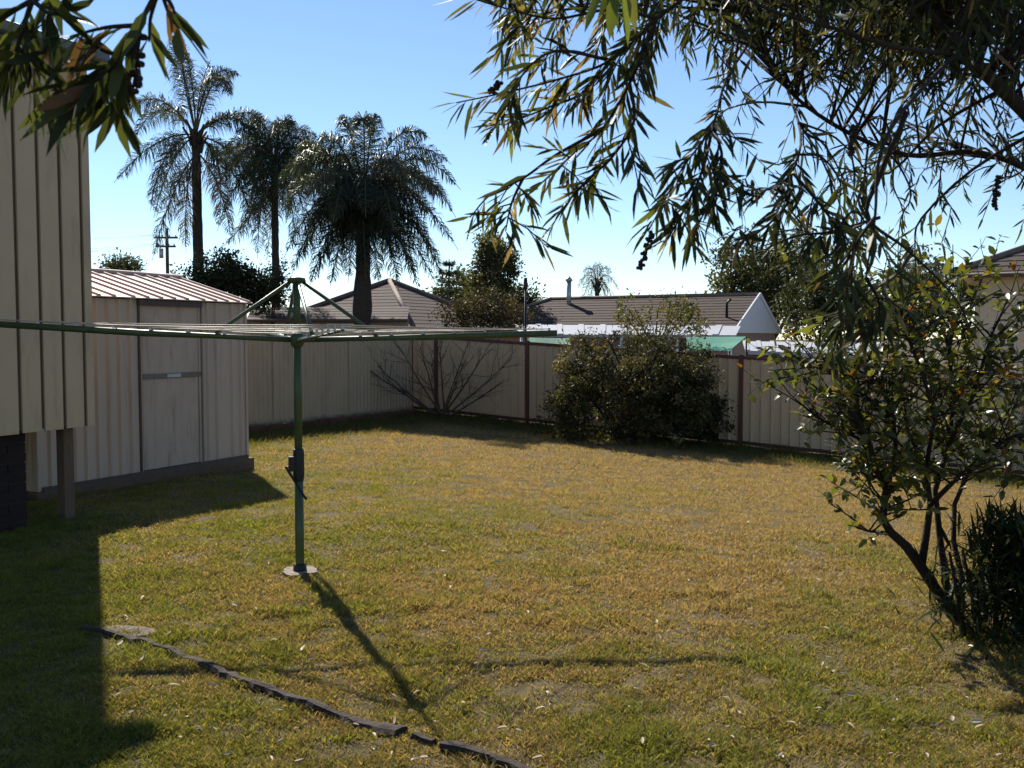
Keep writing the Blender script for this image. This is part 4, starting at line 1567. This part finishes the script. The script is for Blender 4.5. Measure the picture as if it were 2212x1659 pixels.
for pp, r, dd in stems:
    n = len(pp)
    pts = [S(x, y, dd * (i / max(1, n - 1)) + random.uniform(-.02, .02)) for i, (x, y) in enumerate(pp)]
    so = MB().tube(pts, [r * (1 - .75 * i / (n - 1)) + .0025 for i in range(n)], 8, jit=.06).build('stem', M_darkbark, root)
    out = []
    for j in range(6 + 4 * n):
        t = random.uniform(.5 if pp[0][1] > 1200 else .25, 1) * (n - 1)
        i = min(n - 2, int(t))
        b = pts[i].lerp(pts[i + 1], t - i)
        if b.z < .55 and random.random() < .75:
            continue
        dr = (pts[i + 1] - pts[i]).normalized() * .6 + V3((random.gauss(0, .8), random.gauss(0, .8), random.gauss(.15, .45)))
        grow(b, dr, random.uniform(.18, .40), .0055, 1, out, kids=(1, 2), nseg=3)
    limbs_obj(so, out, M_darkbark, 'twig', 4)
    for pts_, rad_, lv in out:
        tips.append(pts_)
pos, dr, up = [], [], []
for pts_ in tips:
    for j in range(random.randint(3, 6)):
        t = (random.random() ** .6) * (len(pts_) - 1)
        i = min(len(pts_) - 2, int(t))
        b = pts_[i].lerp(pts_[i + 1], t - i)
        tv = (pts_[i + 1] - pts_[i]).normalized()
        pos.append(list(b))
        dr.append(list(tv * .5 + V3((random.gauss(0, .7), random.gauss(0, .7), random.gauss(.05, .5)))))
        up.append([random.gauss(0, .45), random.gauss(0, .45), 1])
n = len(pos)
ln = .045 + .035 * rng.random(n)
GP = [(3, (.05, .062, .018)), (4, (.085, .098, .024)), (4, (.14, .145, .034)), (.35, (.24, .15, .02)), (.2, (.22, .08, .015))]
leaf_set(root, pos, dr, up, ln, ln * (.44 + .12 * rng.random(n)), palette(n, GP), M_leafgloss, 300, curve=.18, fold=.22)

# --- dark strap-leaved clump at the right edge
random.seed(17)
cb = G(2192, 1392)
root = thing('strappy_clump', cb, 'dark round clump of strap leaves at the foot of the glossy shrub', 'bush')
pos, dr, up, ln = [], [], [], []
for i in range(3400):
    a = random.uniform(0, 2 * math.pi)
    el = random.uniform(-.1, 1.5)
    hz = random.uniform(.02, .60)
    sq = 1.15 - 1.1 * hz
    c = V3((cb.x + .08 + random.gauss(0, .19) * sq, cb.y + .12 + random.gauss(0, .19) * sq, cb.z + hz))
    pos.append(list(c))
    dr.append([math.cos(a) * math.cos(el), math.sin(a) * math.cos(el), math.sin(el) + .1])
    up.append([random.gauss(0, .3), random.gauss(0, .3), 1])
    ln.append(random.uniform(.06, .17))
n = len(pos)
ln = np.array(ln)
leaf_set(root, pos, dr, up, ln, ln * .06 + .007, palette(n, [(4, (.018, .026, .011)), (3, (.028, .038, .014)), (1, (.05, .06, .02))]), M_leaf, 200, curve=.3, fold=.2)
for k in range(9):
    c = V3((cb.x + random.gauss(.05, .12), cb.y + .12 + random.gauss(0, .1), cb.z))
    MB().tube([c - UP * .03, c + V3((random.gauss(0, .05), random.gauss(0, .05), .45))], [.016, .007], 6).build('stem', M_darkbark, root)


# ------------------------------------------------------------------ bottlebrush trees overhead
def spray_leaves(pts, L, start, every, acc, droop=.25, spread=.6):
    """leaves along a twig; pts world points"""
    tot = sum((b - a).length for a, b in zip(pts[:-1], pts[1:]))
    n = max(3, int(tot * (1 - start) / every))
    for i in range(n):
        t = (start + (1 - start) * (i + random.random()) / n) * (len(pts) - 1)
        k = min(len(pts) - 2, int(t))
        b = pts[k].lerp(pts[k + 1], t - k)
        tv = (pts[k + 1] - pts[k]).normalized()
        rd = V3((random.gauss(0, 1), random.gauss(0, 1), random.gauss(0, 1)))
        rd = (rd - tv * rd.dot(tv)).normalized()
        d = tv * random.uniform(.45, 1.0) + rd * spread + V3((0, 0, -droop))
        acc[0].append(list(b))
        acc[1].append(list(d.normalized()))
        acc[2].append(list((rd.cross(tv) * random.uniform(-.5, .5) - rd * .2 + UP * random.uniform(.1, 1))))
        acc[3].append(L * random.uniform(.65, 1.15))


def smooth_pts(p, k=4):
    """Catmull-Rom through the points"""
    q = [p[0] * 2 - p[1]] + list(p) + [p[-1] * 2 - p[-2]]
    out = []
    for i in range(1, len(q) - 2):
        for j in range(k):
            t = j / k
            a, b, c, d = q[i - 1], q[i], q[i + 1], q[i + 2]
            out.append((b * 2 + (c - a) * t + (a * 2 - b * 5 + c * 4 - d) * t * t + (b * 3 - a - c * 3 + d) * t ** 3) * .5)
    out.append(p[-1])
    return out


def capsules(parent, a, b, n=26, r=.0035):
    """woody seed capsules strung round a twig"""
    mb = MB()
    for i in range(n):
        c = a.lerp(b, (i + random.random()) / n)
        d = V3((random.gauss(0, 1), random.gauss(0, 1), random.gauss(0, .4))).normalized()
        mb.tube([c, c + d * .004, c + d * .008, c + d * .010], [r * .5, r, r * .9, r * .4], 6)
    o = mb.build('seed_capsules', M_darkbark, parent)
    o['kind'] = 'stuff'


LP = [(6, (.032, .040, .017)), (3, (.048, .056, .021)), (1.5, (.08, .082, .028)), (.8, (.19, .155, .06)), (.5, (.20, .13, .06)), (.5, (.14, .15, .03))]

# right-hand tree
random.seed(41)
rng = np.random.default_rng(41)
tb = V3((2.45, 2.75, 0))
tb.z = float(gz(tb.x, tb.y))
root = thing('bottlebrush_tree', tb, 'overhanging bottlebrush tree with long narrow leaves above the lawn', 'tree')
fork = P(2420, 470, 2.65)
MB().tube(smooth_pts([tb - UP * .2, tb + V3((.02, 0, .7)), tb + V3((-.12, .02, 1.4)), fork]), [.085] * 4 + [.075] * 4 + [.06] * 4 + [.045], 10, jit=.06).build('trunk', M_darkbark, root)


def px_line(lst):
    return [P(x, y, d) for x, y, d in lst]


limbs = [
    [(2420, 470, 2.65), (2212, 240, 2.5), (2120, 150, 2.45), (2045, 72, 2.4), (1900, -70, 2.3), (1700, -190, 2.2), (1500, -260, 2.1)],
    [(2420, 470, 2.65), (2290, 420, 3.0), (2212, 362, 3.1), (2100, 328, 3.1), (1960, 335, 3.1), (1820, 280, 3.0), (1700, 190, 2.9), (1640, 60, 2.7), (1620, -120, 2.5)],
    [(2120, 150, 2.45), (2060, 120, 2.3), (1930, 100, 2.1), (1800, 60, 2.0), (1660, 20, 1.95), (1540, -50, 1.9)],
    [(2420, 470, 2.65), (2330, 200, 2.9), (2230, 20, 3.0), (2130, -150, 3.0), (2000, -300, 2.9)],
    [(1960, 240, 1.9), (1900, 380, 1.95), (1875, 470, 2.0), (1960, 540, 2.05), (2060, 640, 2.1), (2100, 720, 2.1)],
    [(2060, 120, 2.3), (1950, 240, 1.9), (1900, 340, 1.8), (1890, 470, 1.75), (1870, 600, 1.75)],
]
net = []
for i, l in enumerate(limbs):
    pts = smooth_pts(px_line(l), 5)
    n = len(pts)
    r0 = (.021, .012, .007, .024, .0055, .0055)[i]
    MB().tube(pts, [r0 * (1 - .7 * k / (n - 1)) for k in range(n)], 8, jit=.05).build('limb', M_darkbark, root)
    net += [(p, r0 * .4) for p in pts]

acc = ([], [], [], [])
twl = MB()
YEL = ([], [], [], [])
manual = [
    ([(1540, -50, 1.9), (1420, 40, 1.9), (1320, 130, 1.95), (1210, 170, 2.0), (1090, 200, 2.0), (985, 222, 2.0)], .10, 1.0),
    ([(1420, 40, 1.9), (1360, 180, 1.95), (1300, 280, 2.0), (1230, 340, 2.0), (1160, 405, 2.05)], .05, 1.0),
    ([(1300, 280, 2.0), (1200, 335, 2.05), (1130, 385, 2.05), (1060, 420, 2.1), (1015, 470, 2.1)], .45, .55),
    ([(1130, 385, 2.05), (1105, 440, 2.1), (1092, 500, 2.1)], .2, .8),
    ([(1420, 40, 1.9), (1320, 20, 1.95), (1200, 40, 2.0), (1100, 20, 2.0), (1000, -10, 2.0)], .3, .9),
    ([(1320, 130, 1.95), (1200, 110, 1.9), (1130, 160, 1.9), (1070, 250, 1.95)], .1, 1.0),
    ([(1320, 130, 1.95), (1260, 200, 2.0), (1190, 230, 2.0), (1090, 270, 2.0)], .05, 1.1),
    ([(1360, 180, 1.95), (1370, 260, 1.9), (1330, 330, 1.9), (1270, 390, 1.95), (1240, 420, 1.95)], .1, 1.0),
    ([(1640, 60, 2.7), (1570, 170, 2.3), (1540, 270, 2.1), (1470, 370, 2.0), (1400, 500, 1.95)], .15, .9),
    ([(1540, 270, 2.1), (1520, 360, 2.0), (1480, 450, 1.95), (1440, 520, 1.95)], .1, 1.1),
    ([(1540, 270, 2.1), (1560, 350, 2.05), (1530, 440, 2.0), (1490, 520, 2.0)], .2, 1.0),
    ([(1700, 190, 2.9), (1730, 290, 2.4), (1710, 370, 2.1), (1660, 410, 2.0), (1600, 400, 1.95)], .3, .8),
    ([(1710, 370, 2.1), (1700, 440, 2.0), (1640, 500, 1.95), (1590, 520, 1.95)], .1, 1.0),
    ([(1710, 370, 2.1), (1770, 440, 2.0), (1800, 480, 1.95), (1850, 540, 1.9)], .1, .9),
    ([(1900, 470, 2.05), (1800, 500, 2.0), (1720, 510, 1.95), (1650, 540, 1.95)], .2, .9),
    ([(1870, 600, 1.75), (1900, 660, 1.75), (1880, 740, 1.75)], .1, .8),
    ([(1970, 540, 2.1), (1930, 600, 2.0), (1860, 640, 1.95), (1810, 690, 1.95)], .2, .9),
    ([(1890, 470, 1.75), (1850, 530, 1.75), (1840, 620, 1.75), (1860, 700, 1.75)], .2, .8),
]
for l, st, dens in manual:
    pts = smooth_pts(px_line(l), 4)
    n = len(pts)
    twl.tube(pts, [.0042 * (1 - .65 * k / (n - 1)) for k in range(n)], 5)
    spray_leaves(pts, .078, st, .0096 / dens, acc)
    net += [(p, .0035) for p in pts[::3]]
    for q in range(int(5 * dens)):                # side twigs
        k0 = random.randint(int(n * st * .6), n - 2)
        b0 = pts[k0]
        tv = (pts[k0 + 1] - pts[k0]).normalized()
        e0_ = b0 + (tv * .8 + V3((random.gauss(0, .6), random.gauss(0, .6), random.gauss(-.35, .45)))).normalized() * random.uniform(.05, .13)
        sp_ = [b0, b0.lerp(e0_, .5) + V3((0, 0, .008)), e0_]
        twl.tube(sp_, [.002, .0017, .0012], 5)
        spray_leaves(sp_, .076, .1, .0085, acc, droop=.3)

netp = np.array([list(p) for p, r in net])


def auto_twig(px, py, d, length, ang, L, every):
    s = P(px, py, d)
    e = P(px + math.cos(ang) * length, py + math.sin(ang) * length, d + random.gauss(0, .12))
    m_ = s.lerp(e, .5) + V3((random.gauss(0, .02), random.gauss(0, .03), .03))
    j = int(np.argmin(((netp - np.array(list(s))) ** 2).sum(1)))
    a = V3(netp[j])
    path = smooth_pts([a, a.lerp(s, .55) + V3((0, 0, .03)), s, m_, e], 3)
    n = len(path)
    twl.tube(path, [max(.0014, min(net[j][1], .006) * (1 - .8 * k / (n - 1))) for k in range(n)], 5)
    spray_leaves(path[n // 2 - 1:], L, 0.0, every, acc)


for k in range(245):
    # the crown thickens towards the upper right
    while True:
        px, py = random.uniform(1440, 2300), random.uniform(-160, 560)
        lim = 90 + 430 * min(1, max(0, (px - 1420) / 560))
        if py < lim * random.random() ** .55:
            break
    d = random.uniform(2.4, 4.2)
    if px > 2040 and py > 380:
        continue
    auto_twig(px, py, d, random.uniform(80, 180) * 2.6 / d, random.gauss(1.75, .75), random.uniform(.05, .08), .0145 if py < 160 else .020)
for k in range(75):                       # fringe along the top
    auto_twig(random.uniform(1080, 1900), random.uniform(-150, 40), random.uniform(1.9, 3.2), random.uniform(70, 140), random.gauss(1.9, .7), .07, .012)
for k in range(10):                       # lower right curtain
    auto_twig(random.uniform(1720, 2000), random.uniform(300, 520), random.uniform(1.9, 3.0), random.uniform(90, 170), random.gauss(1.7, .6), .09, .017)
for k in range(125):                       # dense dark heart of the crown
    auto_twig(random.gauss(2000, 150), random.uniform(-160, 60), random.uniform(2.2, 3.4), random.uniform(90, 160), random.gauss(1.6, .6), .08, .011)
for k in range(150):                      # the rest of the crown above and beside the frame
    auto_twig(random.uniform(1500, 3000), random.uniform(-900, -100) if random.random() < .75 else random.uniform(-100, 300), random.uniform(2.2, 3.8), 200, random.gauss(1.6, .8), .08, .02)
two = twl.build('twigs', M_darkbark, root)
two['kind'] = 'stuff'
pos, dr, up, ln = acc
n = len(pos)
ln = np.array(ln)
cols_ = palette(n, LP)
# golden backlight painted into the colour of some outer spray leaves
pa = np.array(pos)
outer = (CX0 + FPX * pa[:, 0] / pa[:, 1] < 1330) & (rng.random(n) < .34)
cols_[outer] = palette(int(outer.sum()), [(2, (.22, .16, .05)), (1, (.26, .17, .08)), (2, (.13, .13, .03)), (1, (.3, .24, .13))])
leaf_set(root, pos, dr, up, ln, ln * .078 + .003, cols_, M_leaf, 300, curve=.10, fold=.2)
# near lime-coloured shoot hanging at the top
acc2 = ([], [], [], [])
pts = smooth_pts(px_line([(1540, -50, 1.9), (1440, -130, 1.6), (1350, -130, 1.4), (1320, -20, 1.35)]), 4)
MB().tube(pts, [.004] * len(pts), 6).build('twig', M_darkbark, root)
for (x0, y0, x1, y1) in ((1300, -35, 1268, 78), (1330, -40, 1312, 96), (1345, -40, 1352, 104), (1322, -30, 1290, 40), (1360, -40, 1372, 60), (1310, -60, 1335, 40)):
    a, b = P(x0, y0, 1.35), P(x1, y1, 1.33)
    acc2[0].append(list(a)); acc2[1].append(list(b - a)); acc2[2].append([random.gauss(0, .5), -1, .2]); acc2[3].append((b - a).length)
ln2 = np.array(acc2[3])
leaf_set(root, acc2[0], acc2[1], acc2[2], ln2, ln2 * .2, palette(6, [(1, (.13, .16, .03)), (1, (.16, .16, .05))]), M_leaf, 10)
for (x0, y0, x1, y1, d) in ((1408, 500, 1382, 580, 1.95), (1845, 270, 1838, 335, 2.0), (2155, 380, 2150, 450, 2.2), (1078, 178, 1060, 200, 2.0)):
    a, b = P(x0, y0, d), P(x1, y1, d)
    MB().tube([a, b], .0022, 5).build('twig', M_darkbark, root)
    capsules(root, a, b, 30, .0045)

# left-hand tree: only the tip of one bough reaches into the picture
random.seed(52)
rng = np.random.default_rng(52)
tb = V3((-1.75, -.15, 0))
tb.z = float(gz(tb.x, tb.y))
root = thing('bottlebrush_tree', tb, 'near leafy bottlebrush bough hanging beside the raised house wall', 'tree')
top = V3((-1.45, .35, 2.35))
MB().tube(smooth_pts([tb - UP * .2, tb + V3((.05, .05, .9)), tb + V3((.15, .2, 1.7)), top], 4), [.07] * 4 + [.06] * 4 + [.045] * 4 + [.03], 10, jit=.06).build('trunk', M_darkbark, root)
acc = ([], [], [], [])
bo = smooth_pts([top, V3((-1.1, .8, 2.5)), P(520, -190, 1.25), P(345, -30, 1.2)], 5)
MB().tube(bo, [.018 - .011 * k / (len(bo) - 1) for k in range(len(bo))], 8).build('limb', M_darkbark, root)
bo2 = smooth_pts([top, V3((-1.15, .75, 2.35)), P(120, -160, 1.2), P(70, 0, 1.2)], 5)
MB().tube(bo2, [.014 - .009 * k / (len(bo2) - 1) for k in range(len(bo2))], 8).build('limb', M_darkbark, root)
for l, st, ev, L in (
        ([(345, -30, 1.2), (300, 55, 1.2), (264, 122, 1.2), (255, 200, 1.2), (258, 250, 1.2)], .12, .0075, .09),
        ([(264, 122, 1.2), (215, 150, 1.18), (165, 180, 1.17), (120, 200, 1.16)], .0, .0045, .092),
        ([(264, 122, 1.2), (225, 110, 1.19), (190, 90, 1.18)], .0, .006, .092),
        ([(345, -30, 1.2), (370, 10, 1.21), (378, 30, 1.22)], .3, .010, .085),
        ([(70, 0, 1.2), (50, 60, 1.2), (35, 110, 1.2), (15, 160, 1.2)], .0, .0045, .085),
        ([(120, -60, 1.22), (110, 0, 1.22), (102, 60, 1.22), (100, 110, 1.2)], .1, .007, .085),
        ([(70, 0, 1.2), (20, 30, 1.2), (-30, 70, 1.2), (-80, 130, 1.2)], .0, .006, .085),
        ([(100, 110, 1.2), (60, 120, 1.19), (20, 130, 1.18)], .0, .006, .085),
        ([(264, 122, 1.2), (205, 175, 1.17), (160, 225, 1.16)], .0, .006, .1),
        ([(262, 125, 1.2), (240, 185, 1.2), (215, 235, 1.2)], .1, .007, .1),
        ([(300, 55, 1.2), (225, 60, 1.18), (150, 80, 1.17)], .0, .007, .1),
        ([(40, 100, 1.2), (65, 150, 1.2), (60, 190, 1.2)], .0, .007, .095),
        ([(345, -30, 1.2), (365, 30, 1.22), (385, 60, 1.22)], .2, .009, .1),
        ([(345, -30, 1.2), (325, 40, 1.22), (322, 90, 1.22)], .2, .009, .095),
        ([(70, 0, 1.2), (110, 30, 1.18), (150, 20, 1.18)], .0, .007, .095),
        ([(520, -190, 1.25), (500, -150, 1.3), (470, -120, 1.3)], .0, .01, .08)):
    pts = smooth_pts(px_line(l), 4)
    MB().tube(pts, [.0035 * (1 - .6 * k / (len(pts) - 1)) for k in range(len(pts))], 6).build('twig', M_darkbark, root)
    spray_leaves(pts, L * .88, st, ev, acc, droop=.35)
for k in range(24):                        # crown outside the frame
    a = top + V3((random.gauss(-.1, .35), random.gauss(.0, .4), random.uniform(.1, .9)))
    pts = smooth_pts([top, top.lerp(a, .6) + V3((0, 0, .1)), a, a + V3((random.gauss(0, .15), random.gauss(0, .15), -.2))], 3)
    if a.y > .45:
        continue
    MB().tube(pts, [.006 * (1 - .7 * i / (len(pts) - 1)) for i in range(len(pts))], 5).build('twig', M_darkbark, root)
    spray_leaves(pts, .085, .3, .02, acc, droop=.3)
pos, dr, up, ln = acc
n = len(pos)
ln = np.array(ln)
leaf_set(root, pos, dr, up, ln, ln * .10 + .004, palette(n, [(4, (.032, .042, .016)), (3, (.05, .06, .02)), (1.5, (.085, .095, .026)), (.7, (.11, .06, .03))]), M_leaf, 260, curve=.1, fold=.2)
a, b = P(304, 70, 1.2), P(286, 205, 1.2)
MB().tube([P(300, 55, 1.2), a, b], .0018, 5).build('twig', M_darkbark, root)
capsules(root, a, b, 16, .0045)
